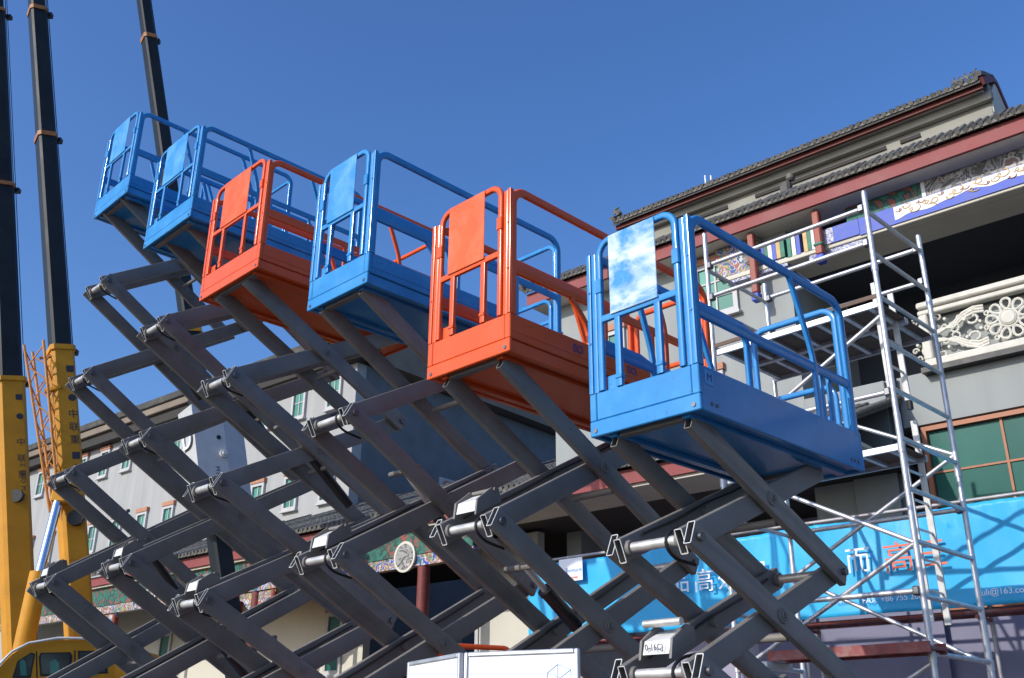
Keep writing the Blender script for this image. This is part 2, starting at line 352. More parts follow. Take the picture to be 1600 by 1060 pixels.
    c = MB(); c.cbox((gx-.026, s0, mid+.005), (gx-.0185, s1, top+.012), .003); c.build('gate_sheet', sheet, gate)
    for zz in (.95,):
        for uu in (a0, a1):
            c = MB(); c.cbox((gx-.025, uu-.026, z0+zz), (gx+.012, uu+.026, z0+zz+.10), .004); c.build('gate_clip', P, gate)
    c = MB(); c.cbox((gx+.02, a1-.11, z0+TOE-.06), (gx+.028, a1-.02, z0+TOE+.10), .003); c.build('hinge_plate', P, gate)
    if near:
        c = MB(); c.sweep(fillet([V(.05, a1-.085, z0+H-.02), V(.06, a1-.10, z0+.9), V(.05, a1-.09, z0+.6), V(.05, a1-.07, z0+TOE)], .1), circ(.009, 8), UX); c.build('cable', M['black'], R)
        c = MB(); c.cbox((.04, a1-.10, z0+H-.24), (.12, a1-.02, z0+H-.08), .012); c.build('control_socket', M['black'], R)
    # --- side rails
    for uu in (.016, W-.016):
        b = MB(); xr = L-.03
        b.sweep(fillet([V(.020, uu, z0+TOE), V(.020, uu, z0+H-.032), V(xr, uu, z0+H-.032), V(xr, uu, z0+TOE-.03)], .12, 7), rrect(.038, .066, .016, 3), UY)
        b.build('top_rail', P, R)
        b = MB(); zc = z0+.645
        b.sweep([V(.042, uu, zc), V(L*.26, uu, zc), V(L*.32, uu, zc-.012), V(xr-.022, uu, zc-.012)], rrect(.034, .098, .010), UY, scale=[1, 1, .70, .70])
        b.build('mid_rail', P, R)
        for sx in ((.735, .62), (.34, .24)):
            if k == 0 and sx[0] < .5 and uu < W/2: continue
            b = MB(); top_s = L*sx[1] if k == 0 else L*(sx[1]+.02); q = L*sx[0]
            zt = z0+H-.045 if (k in (0, 4, 5) or sx[0] > .5) else zc-.04
            b.sweep(fillet([V(q, uu, z0+TOE-.03), V(q, uu, z0+.72 if zt > zc else z0+.42), V(top_s, uu, zt)], .12, 4), rrect(.030, .050, .010), UY); b.build('brace_post', P, R)
        if k:
            for fq in (.42, .66):
                b = MB(); b.beam((L*fq, uu, z0+TOE-.02), (L*fq, uu, zc-.03), .026, .038, UY); b.build('rail_post', P, R)
        else:
            for fq in (.80, .86):
                b = MB(); b.beam((L*fq, uu+(.03 if uu < .4 else -.03), z0+TOE-.03), (L*fq, uu+(.03 if uu < .4 else -.03), zc-.02), .026, .045, UY); b.build('rail_post', P, R)
    # --- far end hoops
    xr = L-.025
    b = MB(); b.sweep(fillet([V(xr+.012, .07, z0+TOE-.03), V(xr+.012, .07, z0+H-.05), V(xr+.012, W-.07, z0+H-.05), V(xr+.012, W-.07, z0+TOE-.03)], .10, 6), rrect(.040, .046, .014, 3), UX); b.build('end_rail', P, R)
    b = MB(); b.sweep(fillet([V(xr+.008, .13, z0+TOE-.03), V(xr+.008, .13, z0+.66), V(xr+.008, W-.13, z0+.66), V(xr+.008, W-.13, z0+TOE-.03)], .10, 6), rrect(.036, .042, .013, 3), UX)
    b.beam((xr+.008, .14, z0+.42), (xr+.008, W-.14, z0+.42), .026, .034, UX); b.build('end_mid_rail', P, R)
    # --- lettering on the shaded side
    if k == 1:
        text_mesh('side_lettering', 'EO', .085, M['inkblue'], R, frame4(V(.68, -.0035, z0+.205), UX, UZ, (0,-1,0)))
        text_mesh('side_lettering', 'EO', .085, M['inkblue'], R, frame4(V(1.30, -.0035, z0+.205), UX, UZ, (0,-1,0)))
    if k == 0:
        c = MB(); c.cbox((.045, -.004, z0+.165), (.125, -.0005, z0+.255), .001); c.build('side_emblem', M['blue_sheet'], R)
        text_mesh('emblem_mark', 'M', .07, M['inkblue'], R, frame4(V(.085, -.0052, z0+.21), UX, UZ, (0,-1,0)), .0008)
        for xx in (.10, .15, L-.16, L-.11, L-.06):
            c = MB(); c.cyl((xx, -.006, z0+.055), (xx, -.0005, z0+.055), .011, 10); c.build('bolt', M['bolt'], R)
    else:
        for xx in (.07, .12, .19):
            for zz in (.13, .21):
                c = MB(); c.cyl((xx, -.005, z0+zz+(xx-.07)*.2), (xx, -.0006, z0+zz+(xx-.07)*.2), .008, 8); c.build('bolt', P, R)
    # --- scissor stack
    Ws = .60; um = W/2; bw = .050; bh = .146 if k < 3 else .172
    if k == 0: bh = .142
    sl = .045; sr = sl+span; zt = z0+off
    lev = [zt-st*i for i in range(nst+1)]
    uo = Ws/2-bw/2; ui = uo-bw-.008
    ext = .052
    for i in range(nst):
        za, zb = lev[i], lev[i+1]
        for sg in (-1, 1):
            for typ in ('A', 'B'):
                uu = um + sg*(uo if typ == 'A' else ui)
                p = V(sl, uu, za if typ == 'A' else zb); q = V(sr, uu, zb if typ == 'A' else za); d = (q-p).normalized()
                e0 = ext if not (i == 0 and typ == 'A') else -.02; e1 = ext if not (i == 0 and typ == 'B') else -.02
                c = MB(); c.hollow(p-d*e0, q+d*e1, bw, bh, .005, UY)
                arm = c.build('scissor_arm', M['arm'] if typ == 'A' else M['armin'], R)
                if e0 > 0:
                    c = MB(); e_ = p-d*e0; c.hollow(e_-d*.004, e_-d*.0005, bw+.001, bh+.001, .0048, UY); c.build('cut_end', M['galv'], arm)
        zc = (za+zb)/2; sc_ = (sl+sr)/2
        # centre pivots: two short pins with bosses
        for sg in (-1, 1):
            c = MB(); u0 = um+sg*(ui-bw*.5-.03); u1 = um+sg*(uo+bw*.5+.022)
            c.cyl((sc_, u0, zc), (sc_, u1, zc), .030, 14); c.cyl((sc_, um+sg*(uo+bw*.5+.001), zc), (sc_, um+sg*(uo+bw*.5+.014), zc), .046, 14)
            pv = c.build('centre_pivot', M['armin'], R)
            c = MB(); c.cyl((sc_, u1, zc), (sc_, u1+sg*.008, zc), .018, 10); c.build('pivot_cap', M['bolt'], pv)
    # end pins at the joints between stages
    for i in range(1, nst+1):
        for sx in (sl, sr):
            c = MB(); r = .030 if k < 3 else .036
            c.cyl((sx, um-(ui-bw*.5), lev[i]), (sx, um+(ui-bw*.5), lev[i]), r, 16)
            pin = c.build('joint_pin', M['steel'], R)
            for sg in (-1, 1):
                e = MB(); e.cyl((sx, um+sg*(ui-bw*.5-.03), lev[i]), (sx, um+sg*(ui-bw*.5-.001), lev[i]), r*1.55, 16); e.build('pin_collar', M['armin'], pin)
                e = MB(); e.cyl((sx, um+sg*(ui-bw*.5), lev[i]), (sx, um+sg*(uo+bw*.5+.016), lev[i]), r*.55, 10)
                e.cyl((sx, um+sg*(uo+bw*.5+.010), lev[i]), (sx, um+sg*(uo+bw*.5+.028), lev[i]), r*.85, 12); e.build('pin_end', M['bolt'], pin)
        # torsion tube across the centre
    for i in range(nst):
        zc = (lev[i]+lev[i+1])/2
        c = MB(); c.cyl(((sl+sr)/2+.22, um-ui+bw/2, zc-.22*st/span), ((sl+sr)/2+.22, um+ui-bw/2, zc-.22*st/span), .026, 12); c.build('cross_tube', M['armin'], R)
    # brackets with galvanised cover on the inclined arms
    ang = math.atan2(st, span)
    for i in ([1] if k in (1,) else [2] if k == 2 else [2] if k == 0 else [3] if k in (3, 4) else [4]):
        if i > nst: continue
        z = lev[i]; d = V(cos(ang), 0, sin(ang)); nrm = V(-sin(ang), 0, cos(ang)); base = V(sl, 0, z)
        c = MB(); p0 = base + d*.05 + nrm*(bh/2+.018)
        poly = [p0, p0+d*.20, p0+d*.20+nrm*.06, p0+d*.05+nrm*.06]
        u0, u1 = um-.05, um+.13
        vs = [V(p.x, u0, p.z) for p in poly]+[V(p.x, u1, p.z) for p in poly]
        c.add(vs, [(0,1,2,3),(7,6,5,4),(0,4,5,1),(1,5,6,2),(2,6,7,3),(3,7,4,0)])
        br = c.build('cover_bracket', M['galv'], R, False)
        c = MB(); hs = .05
        for uu in (um-.065, um+.145):
            ps = [p0-d*.02-nrm*.02, p0+d*.24-nrm*.02, p0+d*.26+nrm*.06, p0+d*.20+nrm*.095, p0+d*.04+nrm*.068]
            c.add([V(p.x, uu-.008, p.z) for p in ps]+[V(p.x, uu+.008, p.z) for p in ps], [(0,1,2,3,4),(9,8,7,6,5)]+[(j,(j+1)%5,5+(j+1)%5,5+j) for j in range(5)])
        c.build('bracket_cheek', M['arm'], br, False)
        c = MB(); q = p0+d*(.14 if k == 0 else .215)+nrm*(.13 if k == 0 else .075); c.cyl((q.x, um-.09, q.z), (q.x, um+.17, q.z), .022 if k == 0 else .014, 12); c.build('bracket_rod', M['steel' if k == 0 else 'armin'], br)
        if k == 0:
            text_mesh('plate_lettering', '0-16CJ', .045, M['ink'], br, frame4(V(0,0,0)+base+d*.062+nrm*(bh/2+.052)+V(-.011, um+.04, .0), (0,-1,0), (d*.25+nrm*.75), (-1,0,.45)), .001)
    # hydraulic cylinders climbing through the stack
    for i in (range(1, nst, 2) if k else ()):
        zA = lev[i]; zB = lev[i+1]
        p, q = (V(sl+span*.255, um, zA-st*.17), V(sl+span*.50, um, (zA+zB)/2+.02)) if k == 1 else (V(sl+span*.38, um, zA-st*.24), V(sl+span*.80, um, zA-st*.90)); d = (q-p).normalized()
        m_ = p.lerp(q, .42)
        c = MB(); c.cyl(m_, q, .052, 16); c.cyl(m_-d*.03, m_, .058, 16); cy = c.build('lift_cylinder', M['blackpaint'], R)
        c = MB(); c.cyl(p, m_, .024, 12); c.build('cylinder_rod', M['steel'], cy)
        c = MB(); c.cyl(p+V(0,-ui+bw/2,0), p+V(0,ui-bw/2,0), .024, 12); c.build('cylinder_pin', M['armin'], cy)
        c = MB(); off_ = V(0, .07, .02); c.sweep([m_+off_, m_.lerp(q, .3)+off_*1.3, m_.lerp(q, .7)+off_*1.2, q+off_], circ(.009, 6), UY); c.build('hose', M['black'], cy)
    # hose along one inner arm of every stage
    for i in range(nst):
        za, zb = lev[i], lev[i+1]
        a = V(sl+.1, um+ui-.045, zb+.1*st/span+.05); e = V(sr-.15, um+ui-.045, za-.15*st/span+.05)
        c = MB(); c.sweep([a, a.lerp(e, .25)+V(0,0,-.012), a.lerp(e, .5), a.lerp(e, .75)+V(0,0,-.014), e], circ(.010, 6), UY); c.build('cable', M['black'], R)
    for i in range(1, nst+1):
        c = MB(); pz = lev[i]; uu = um-ui+.09
        c.sweep(fillet([V(sl+.18, uu, pz+.18*st/span+.03), V(sl+.02, uu+.02, pz+.075), V(sl-.055, uu+.03, pz-.01), V(sl+.03, uu+.02, pz-.095), V(sl+.20, uu, pz-.20*st/span-.02)], .07, 4), circ(.010, 7), UY); c.build('hose', M['black'], R)
    # --- chassis (below the picture, still there)
    zb = lev[-1]
    c = MB(); c.cbox((-.05, 0, .18), (L+.02, W, zb-.09), .03); ch = c.build('chassis', P, R)
    for xx in (.28, L-.30):
        for uu, sg in ((-.005, -1), (W+.005, 1)):
            c = MB(); c.cyl((xx, uu-sg*.10, .19), (xx, uu+sg*.03, .19), .19, 24); wh = c.build('wheel', M['tyre'], R)
            c = MB(); c.cyl((xx, uu+sg*.03, .19), (xx, uu+sg*.036, .19), .11, 18); c.build('rim', M['galv'], wh)
    c = MB(); c.cbox((L*.3, -.03, .25), (L*.6, -.001, zb-.15), .01); c.build('hatch', M['blackpaint'], ch)
    return R
for k, a in enumerate(LIFTS): make_lift(k, *a)

# ------------------------------------------------------------------ buildings: local x = to the right along the facade, local y = depth into the building
AZB = RAD(-48.43); BD = V(sin(AZB), cos(AZB), 0); BN = V(-cos(AZB), sin(AZB), 0)   # BD runs left/away, BN faces the yard
class Fac:
    """facade frame: t metres along BD from the foot of the camera's normal, d metres into the site"""
    def __init__(s, D, N, t0, d0):
        s.D, s.N, s.t0, s.d0 = D, N, t0, d0
        p = D*t0 - N*d0; s.loc = (p.x, p.y, 0); s.rz = math.atan2(-D.y, -D.x)
    def p(s, t, d, z): return V(s.t0-t, d-s.d0, z)
    def px(s, x, y, d):                      # pixel -> (t, z) on the plane at depth d
        X = on_plane(x, y, CAM - s.N*d, s.N); q = X - CAM; return q.dot(s.D), X.z
    def box(s, mb, t0, t1, d0, d1, z0, z1, c=0):
        a = s.p(max(t0, t1), min(d0, d1), min(z0, z1)); b = s.p(min(t0, t1), max(d0, d1), max(z0, z1))
        return mb.cbox(a, b, c) if c else mb.box(a, b)
def part(F, R, name, m, rects, c=0, **kw):
    b = MB()
    for r in rects: F.box(b, *r, c)
    return b.build(name, M[m], R, **kw)

# ---- main hall
F = Fac(BD, BN, 6.0, 15.0)
HALL = thing('main_hall', 'grey traditional hall with two tiled roofs, red fascia and carved balcony beside the tower', 'building', F.loc, F.rz)
TR, TL = -14.0, 12.1       # right and left end
LOG_L = 6.75               # left edge of the loggia
# walls: solid left part, lower wall, pier, loggia back
part(F, HALL, 'wall', 'wall', [(LOG_L, TL, 15.0, 15.3, 5.75, 10.22)])
part(F, HALL, 'wall_below_balcony', 'wall', [(5.30, LOG_L-.003, 15.0, 15.3, 0, 7.02), (TR, 5.297, 15.0, 15.3, 6.20, 7.02)])
part(F, HALL, 'lower_hoarding', 'lilacdim', [(TR, 5.297, 15.0, 15.3, 0, 3.4)])
part(F, HALL, 'lower_hoarding', 'lilacdim', [(5.0, 7.9, 14.86, 14.897, 0, 4.3)])
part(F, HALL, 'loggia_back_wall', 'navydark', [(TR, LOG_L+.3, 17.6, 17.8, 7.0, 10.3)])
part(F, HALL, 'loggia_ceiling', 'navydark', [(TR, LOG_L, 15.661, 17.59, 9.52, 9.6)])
part(F, HALL, 'loggia_floor', 'wall', [(TR, LOG_L, 15.31, 17.59, 6.9, 7.0)])
part(F, HALL, 'loggia_side_wall', 'wall', [(LOG_L+.003, LOG_L+.25, 15.31, 17.59, 7.01, 9.50)])
part(F, HALL, 'hall_core', 'wall', [(TR, TL-.3, 17.81, 30, 0, 10.3)])
part(F, HALL, 'end_wall', 'wall', [(TL-.35, TL-.002, 15.31, 17.8, 0, 10.2)])
# pilaster and drain pipe beside the dark joint
part(F, HALL, 'pilaster', 'wall', [(5.36, 6.05, 14.90, 14.998, 0, 7.0)], .01)
b = MB(); b.cyl(F.p(5.22, 14.93, 3.3), F.p(5.22, 14.93, 7.0), .055, 12); b.build('drain_pipe', M['black'], HALL)
# beams over the loggia
part(F, HALL, 'beam_soffit', 'cream', [(TR, LOG_L+1.2, 14.80, 14.999, 9.50, 9.585)], .01)
part(F, HALL, 'loggia_soffit', 'cream', [(TR, LOG_L-.003, 15.0, 15.66, 9.50, 9.56)])
ZB0, ZB1 = 9.59, 9.86
pbm = part(F, HALL, 'painted_beam', 'ptblue', [(TR, 5.35, 14.78, 15.2, ZB0, ZB1)])
b = MB(); tp = [4.75-.05*i for i in range(150)]; hb = ZB1-ZB0
lo_ = [(t, ZB0+hb*(.27+.15*sin(t*2.3)+.07*sin(t*7.1+1)+.05*sin(t*13))) for t in tp]
b.add([F.p(t, 14.776, ZB1-.012) for t in tp]+[F.p(t, 14.776, z) for t, z in lo_], [(i, i+1, 151+i, 150+i) for i in range(149)]); b.build('scroll_ground', M['ptwhite'], pbm, False)
for j in range(60):
    t = 4.62-j*.115; zc = ZB0+hb*(.62+.2*sin(j*2.4)); a = MB(); rr_ = .04+.025*(j % 3)
    a.sweep([F.p(t+rr_*(1-q/11)*cos(q+j)+.012*q, 14.773, zc+rr_*.8*(1-q/11)*sin(q+j)) for q in [k_*.5 for k_ in range(18)]], circ(.0085, 5), (0, 1, 0)); a.build('painted_scroll', M['ptocre' if j % 3 else 'ptred'], pbm)
part(F, HALL, 'painted_beam_edge', 'ptblue', [(TR, 5.35, 14.775, 14.81, ZB0-.045, ZB0-.003)])
part(F, HALL, 'painted_beam_block', 'ptblue', [(5.353, 5.80, 14.77, 15.2, ZB0-.02, ZB1)])
part(F, HALL, 'fretwork_board', 'paint_fret', [(5.803, 6.05, 14.77, 15.2, ZB0-.02, ZB1), (5.30, 6.3, 14.83, 14.858, 9.40, 9.56)])
for q in ((2.55, 4.25), (-3.2, -1.2)): part(F, HALL, 'frieze_landscape', 'paint_land', [(*q, 14.93, 15.2, ZB1+.003, 10.22)])
part(F, HALL, 'frieze_green', 'paint_green', [(4.255, 5.6, 14.93, 15.2, ZB1+.003, 10.22), (-1.195, 2.545, 14.93, 15.2, ZB1+.003, 10.22)])
part(F, HALL, 'frieze_border', 'ptwhite', [(4.25, 4.31, 14.915, 14.9295, ZB1+.01, 10.21), (2.49, 2.55, 14.915, 14.9295, ZB1+.01, 10.21)])
# striped painted bays around the hanging posts
stripes = ['ptblue', 'ptwhite', 'ptgreen', 'ptocre', 'ptblue', 'ptwhite', 'ptgreen']
for j, m in enumerate(stripes):
    t = 6.06+j*.075 if j < 4 else 6.42+(j-4)*.085
    part(F, HALL, 'painted_stripe', m, [(t, t+.07, 14.79, 15.2, ZB0-.02, 10.0)])
for j, m in enumerate(['ptgreen', 'ptocre', 'ptblue', 'ptwhite', 'ptgreen', 'ptblue']):
    part(F, HALL, 'painted_stripe', m, [(6.72+j*.08, 6.795+j*.08, 14.80, 14.998, 9.62, 9.98)])
part(F, HALL, 'painted_bay', 'paint_mix', [(7.21, 8.1, 14.85, 14.998, 9.62, 10.2)])
part(F, HALL, 'fretwork_board', 'paint_fret', [(6.7, 7.9, 14.82, 14.998, 9.44, 9.60)])
b = MB(); q = F.p(7.35, 14.84, 9.88); b.cyl(q, q+V(0, -.03, 0), .20, 20); b.build('painted_medallion', M['paint_land'], HALL)
for (x, y0, y1) in ((1275, 345, 400), (1175, 395, 460)):
    t, zt = F.px(x, y0, 14.66); _, zl = F.px(x, y1, 14.66)
    b = MB(); b.cbox(F.p(t+.065, 14.62, zl), F.p(t-.065, 14.75, 10.2), .02); po = b.build('hanging_post', M['ptred'], HALL)
    b = MB(); b.cbox(F.p(t+.075, 14.61, zl-.16), F.p(t-.075, 14.76, zl-.003), .02); b.build('post_tip', M['ptblue'], po)
    b = MB(); b.cbox(F.p(t+.085, 14.60, zl+.16), F.p(t-.085, 14.77, zl+.21), .015); b.build('post_collar', M['ptgreen'], po)
# windows: pale green one in the upper wall
def window(F, R, t0, t1, d, z0, z1, nx, nz, fm, gm, fw=.06, lintel=None, lit_h=.14, shad=.06):
    fr = MB()
    F.box(fr, t0, t0+fw, d-shad, d-.002, z0, z1); F.box(fr, t1-fw, t1, d-shad, d-.002, z0, z1)
    F.box(fr, t0+fw+.001, t1-fw-.001, d-shad, d-.002, z1-fw, z1); F.box(fr, t0+fw+.001, t1-fw-.001, d-shad, d-.002, z0, z0+fw)
    w_ = fr.build('window', M[fm], R)
    iw = (t1-t0-2*fw); ih = (z1-z0-2*fw)
    for i in range(nx):
        for j in range(nz):
            a = t0+fw+iw*i/nx; c = a+iw/nx; e = z0+fw+ih*j/nz; f = e+ih/nz
            g = .012
            part(F, w_, 'pane', gm, [(a+g, c-g, d-.018-.004*((i+j) % 2), d-.006, e+g, f-g)])
    for i in range(1, nx):
        a = t0+fw+iw*i/nx; part(F, w_, 'mullion', fm, [(a-.018, a+.018, d-.045, d-.003, z0+fw, z1-fw)])
    for j in range(1, nz):
        e = z0+fw+ih*j/nz; part(F, w_, 'glazing_bar', fm, [(t0+fw, t1-fw, d-.04, d-.0035, e-.015, e+.015)])
    if lintel: part(F, w_, 'sill', fm, [(t0-.04, t1+.04, d-shad-.05, d-.002, z0-.06, z0-.003)])
    if lintel: part(F, w_, 'lintel', lintel, [(t0-.03, t1+.03, d-shad-.03, d-.002, z1+.004, z1+lit_h)])
    return w_
ta, zt = F.px(1147, 382, 15.0); tb, _ = F.px(1084, 400, 15.0)
window(F, HALL, ta, tb, 15.0, 8.95, 10.05, 2, 3, 'frame_white', 'glass_pale', .09, 'lintel', .13)
window(F, HALL, 10.3, 11.1, 15.0, 8.3, 9.3, 2, 3, 'frame_white', 'glass_pale', .09, 'lintel', .13)
window(F, HALL, 8.2, 9.0, 15.0, 6.6, 7.9, 2, 3, 'frame_white', 'glass_pale', .09, 'lintel', .13)
# big green window on the right
window(F, HALL, -1.6, 4.95, 15.12, 3.45, 6.17, 6, 4, 'frame_orange', 'glass', .07, None, shad=.10)
# balcony balustrade: rails, end post, carved flowers and scrolls in front of a slab
BZ0, BZ1, BDp = 7.03, 8.12, 14.86
BAL = 4.68
bal = part(F, HALL, 'balustrade', 'stone', [(TR, BAL, BDp, BDp+.22, BZ1-.10, BZ1)], .02)
part(F, bal, 'balustrade_rail', 'stone', [(TR, BAL, BDp+.02, BDp+.18, BZ1-.21, BZ1-.135)], .015)
part(F, bal, 'balustrade_base', 'stone', [(TR, BAL, BDp-.02, BDp+.2, BZ0, BZ0+.13)], .02)
part(F, bal, 'balustrade_post', 'stone', [(BAL-.14, BAL, BDp+.01, BDp+.19, BZ0+.132, BZ1-.213)], .02)
part(F, bal, 'balustrade_back', 'wall', [(TR, BAL-.142, BDp+.26, BDp+.30, BZ0+.002, BZ1-.214)])
part(F, HALL, 'balcony_slab', 'black', [(TR, BAL+.05, 14.80, 14.998, BZ0-.085, BZ0-.003)])
def carve(tc, mir, parent):
    zc = (BZ0+.13+BZ1-.21)/2+.0; y = BDp+.10
    h = (BZ1-.21-BZ0-.13)/2
    def tube(pts, r, name='scroll'):
        b = MB(); P = [F.p(tc+mir*a, y+.01*(i % 2), zc+c) for i, (a, c) in enumerate(pts)]
        b.sweep(P, circ(r, 7), (0, 1, 0)); return b.build(name, M['stone'], parent)
    def spiral(cx, cz, r0, r1, a0, a1, n=22): return [(cx+(r0+(r1-r0)*i/n)*cos(a0+(a1-a0)*i/n), cz+(r0+(r1-r0)*i/n)*sin(a0+(a1-a0)*i/n)) for i in range(n+1)]
    # sweeping stems with curled ends, mirrored above and below
    for sz in (1, -1):
        for k in range(3):
            o = .045*k
            tube([(.33+.0*k, sz*(h-.07-o)), (.48, sz*(h-.045-o)), (.64, sz*(h-.10-o)), (.80, sz*(h-.22-o*.8)), (.96, sz*(.07+.015*k)), (1.10, sz*(.035+.02*k))], .022)
        tube(spiral(.50, sz*(h*.42), .15, .03, sz*2.4, sz*(2.4-7.2)), .021)
        tube(spiral(1.22, sz*(h*.55), .12, .02, sz*-2.0, sz*(-2.0+7.0)), .018)
        tube(spiral(.80, sz*h*.15-.0, .10, .02, sz*1.0, sz*(1.0+6.2)), .017)
        for cx_, cz_, r_, a_ in ((1.02, .80, .075, .3), (.70, .62, .07, 2.2), (1.38, .80, .06, 1.1), (1.12, .32, .075, 4.0), (.93, .30, .06, 5.2), (1.42, .45, .055, 3.0)):
            tube(spiral(cx_, sz*cz_*h, r_, .012, sz*a_, sz*(a_+6.5), 16), .016)
        for bx, bz in ((.62, .38), (.40, .15), (1.05, .78), (1.36, .25), (.9, .62)):
            b = MB(); c = F.p(tc+mir*bx, y-.02, zc+sz*bz*h)
            b.cyl(c+V(0, .04, 0), c+V(0, -.045, 0), .034, 10, .022); b.build('bud', M['stone'], parent)
def flower(tc, parent):
    zc = (BZ0+.13+BZ1-.21)/2; y = BDp+.07
    c = F.p(tc, y, zc)
    b = MB(); b.sweep([c+V(0, .06, 0), c+V(0, -.03, 0), c+V(0, -.055, 0)], circ(.115, 20), (1, 0, 0), scale=[1, 1, .75]); b.build('flower_boss', M['stone'], parent)
    b = MB(); b.sweep([c+V(.135*cos(a), -.01, .135*sin(a)) for a in [2*pi*i/24 for i in range(25)]], circ(.016, 6), (0, 1, 0), False); b.build('flower_ring', M['stone'], parent)
    for i in range(9):
        a = 2*pi*i/9+.2; d = V(cos(a), 0, sin(a)); n = V(-sin(a), 0, cos(a))
        loop = [c + d*(.235+.085*cos(q)) + n*(.055*sin(q)*(1.15+.35*cos(q))) for q in [2*pi*j/14 for j in range(15)]]
        b = MB(); b.sweep(loop, circ(.021, 6), (0, 1, 0), False); b.build('petal', M['stone'], parent)
        a2 = a+pi/9; d2 = V(cos(a2), 0, sin(a2)); e = c+d2*.335
        if abs(e.z-zc) < .30:
            b = MB(); b.sweep([e+V(.045*cos(q)*(1-q/12), .01, .045*sin(q)*(1-q/12)) for q in [j*.55 for j in range(15)]], circ(.014, 6), (0, 1, 0)); b.build('curl', M['stone'], parent)
tf, zf = F.px(1573, 487, BDp)
for j in range(3):
    tc = tf - j*3.0
    flower(tc, bal); carve(tc, 1, bal); carve(tc, -1, bal)
# ---- skirt roof over the loggia: fascia, soffit, tile bed, tile ribs
EV_L = 12.45
part(F, HALL, 'eave_fascia', 'fascia', [(TR, EV_L, 14.50, 14.56, 10.235, 10.50)])
part(F, HALL, 'eave_soffit', 'cream', [(TR, EV_L-.02, 14.561, 15.3, 10.225, 10.29)])
def roof_bed(name, d0, z0, d1, z1, ta, tb, R, th=.08):
    b = MB(); ps = [(d0, z0), (d1, z1), (d1, z1+th), (d0, z0+th)]
    A = [F.p(tb, d, z) for d, z in ps]; B = [F.p(ta, d, z) for d, z in ps]
    b.add(A+B, [(0,1,2,3),(7,6,5,4)]+[(i,(i+1)%4,4+(i+1)%4,4+i) for i in range(4)]); return b.build(name, M['tilebed'], R, False)
def tile_rib(len_, r, name, seg=.25):
    """a course of barrel tiles: stepped half round with a round end cap"""
    b = MB(); n = max(2, int(len_/seg)); path = []; sc = []
    for i in range(n):
        path += [V(0, i*len_/n, 0), V(0, (i+1)*len_/n-.004, 0)]; sc += [1.0, .86]
    b.sweep(path, circ(r, 10), (1, 0, 0), scale=sc)
    b.sweep([V(0, -.025, 0), V(0, .03, 0)], circ(r*1.12, 12), (1, 0, 0))
    return b.mesh(name, M['tile'])
def ribs(R, d0, z0, d1, z1, ta, tb, pitch, r, name='tile_course', th=.08):
    th = .075
    L_ = math.hypot(d1-d0, z1-z0); an = math.atan2(z1-z0, d1-d0); me = tile_rib(L_, r, name)
    n = int((tb-ta)/pitch)
    me2 = MB(); me2.sweep([V(0, -.012, 0), V(0, .01, 0)], [(-pitch*.42, .02), (-pitch*.25, -.015), (0, -.04), (pitch*.25, -.015), (pitch*.42, .02)], (1, 0, 0)); drip = me2.mesh('drip_tile', M['tile'], False)
    for i in range(n+1):
        t = ta+i*pitch + random.uniform(-.008, .008)
        q = F.p(t, d0-.02, z0+th*.9+random.uniform(-.008, .008))
        o = link(name, me, R, q, (an+random.uniform(-.012, .012), 0, random.uniform(-.01, .01)))
        if i < n: link('drip_tile', drip, R, F.p(t+pitch/2, d0-.012, z0+th*.35), (0, 0, 0))
_, ZS = F.px(1412, 227, 14.95)             # top of the skirt tiles
sk = roof_bed('tile_bed', 14.42, 10.49, 14.95, ZS-.14, TR, EV_L, HALL)
ribs(sk, 14.42, 10.49, 14.95, ZS-.14, -1.6, EV_L, .118, .037)
part(F, HALL, 'ridge_course', 'tilebed', [(TR, EV_L-.3, 14.952, 15.12, 10.6, ZS-.03)], .03)
def ridge_line(R, pts, r, name='hip_ridge'):
    b = MB(); b.sweep([F.p(*p) for p in pts], rrect(r*1.5, r*2, r*.4, 2), (0, 0, 1)); return b.build(name, M['tile'], R)
ridge_line(HALL, [(EV_L+.05, 14.34, 10.62), (EV_L+.02, 14.5, 10.70), (EV_L-.05, 14.8, 10.95), (EV_L-.15, 15.1, ZS)], .07)
def beast(t, d, z, s, R, name='roof_beast'):
    b = MB(); c = F.p(t, d, z)
    b.sweep([c+V(.10*s, 0, 0), c+V(.06*s, 0, .12*s), c+V(-.02*s, 0, .2*s), c+V(-.10*s, 0, .32*s), c+V(-.06*s, 0, .42*s), c+V(.02*s, 0, .40*s)], circ(.075*s, 8), (0, 1, 0), scale=[1.1, 1, .9, .75, .6, .25])
    b.sweep([c+V(-.04*s, 0, .14*s), c+V(-.16*s, 0, .16*s), c+V(-.24*s, 0, .26*s), c+V(-.2*s, 0, .34*s)], circ(.05*s, 7), (0, 1, 0), scale=[1, .9, .6, .2])
    return b.build(name, M['tile'], R)
beast(EV_L+.03, 14.5, 10.74, .5, HALL)
tO, zO = F.px(1228, 290, 15.1)
part(F, HALL, 'ridge_ornament', 'tile', [(tO-.10, tO+.10, 15.0, 15.2, ZS-.1, ZS+.22)], .04)
part(F, HALL, 'ridge_ornament', 'tile', [(tO-.17, tO-.04, 15.02, 15.18, ZS+.221, ZS+.36)], .03)
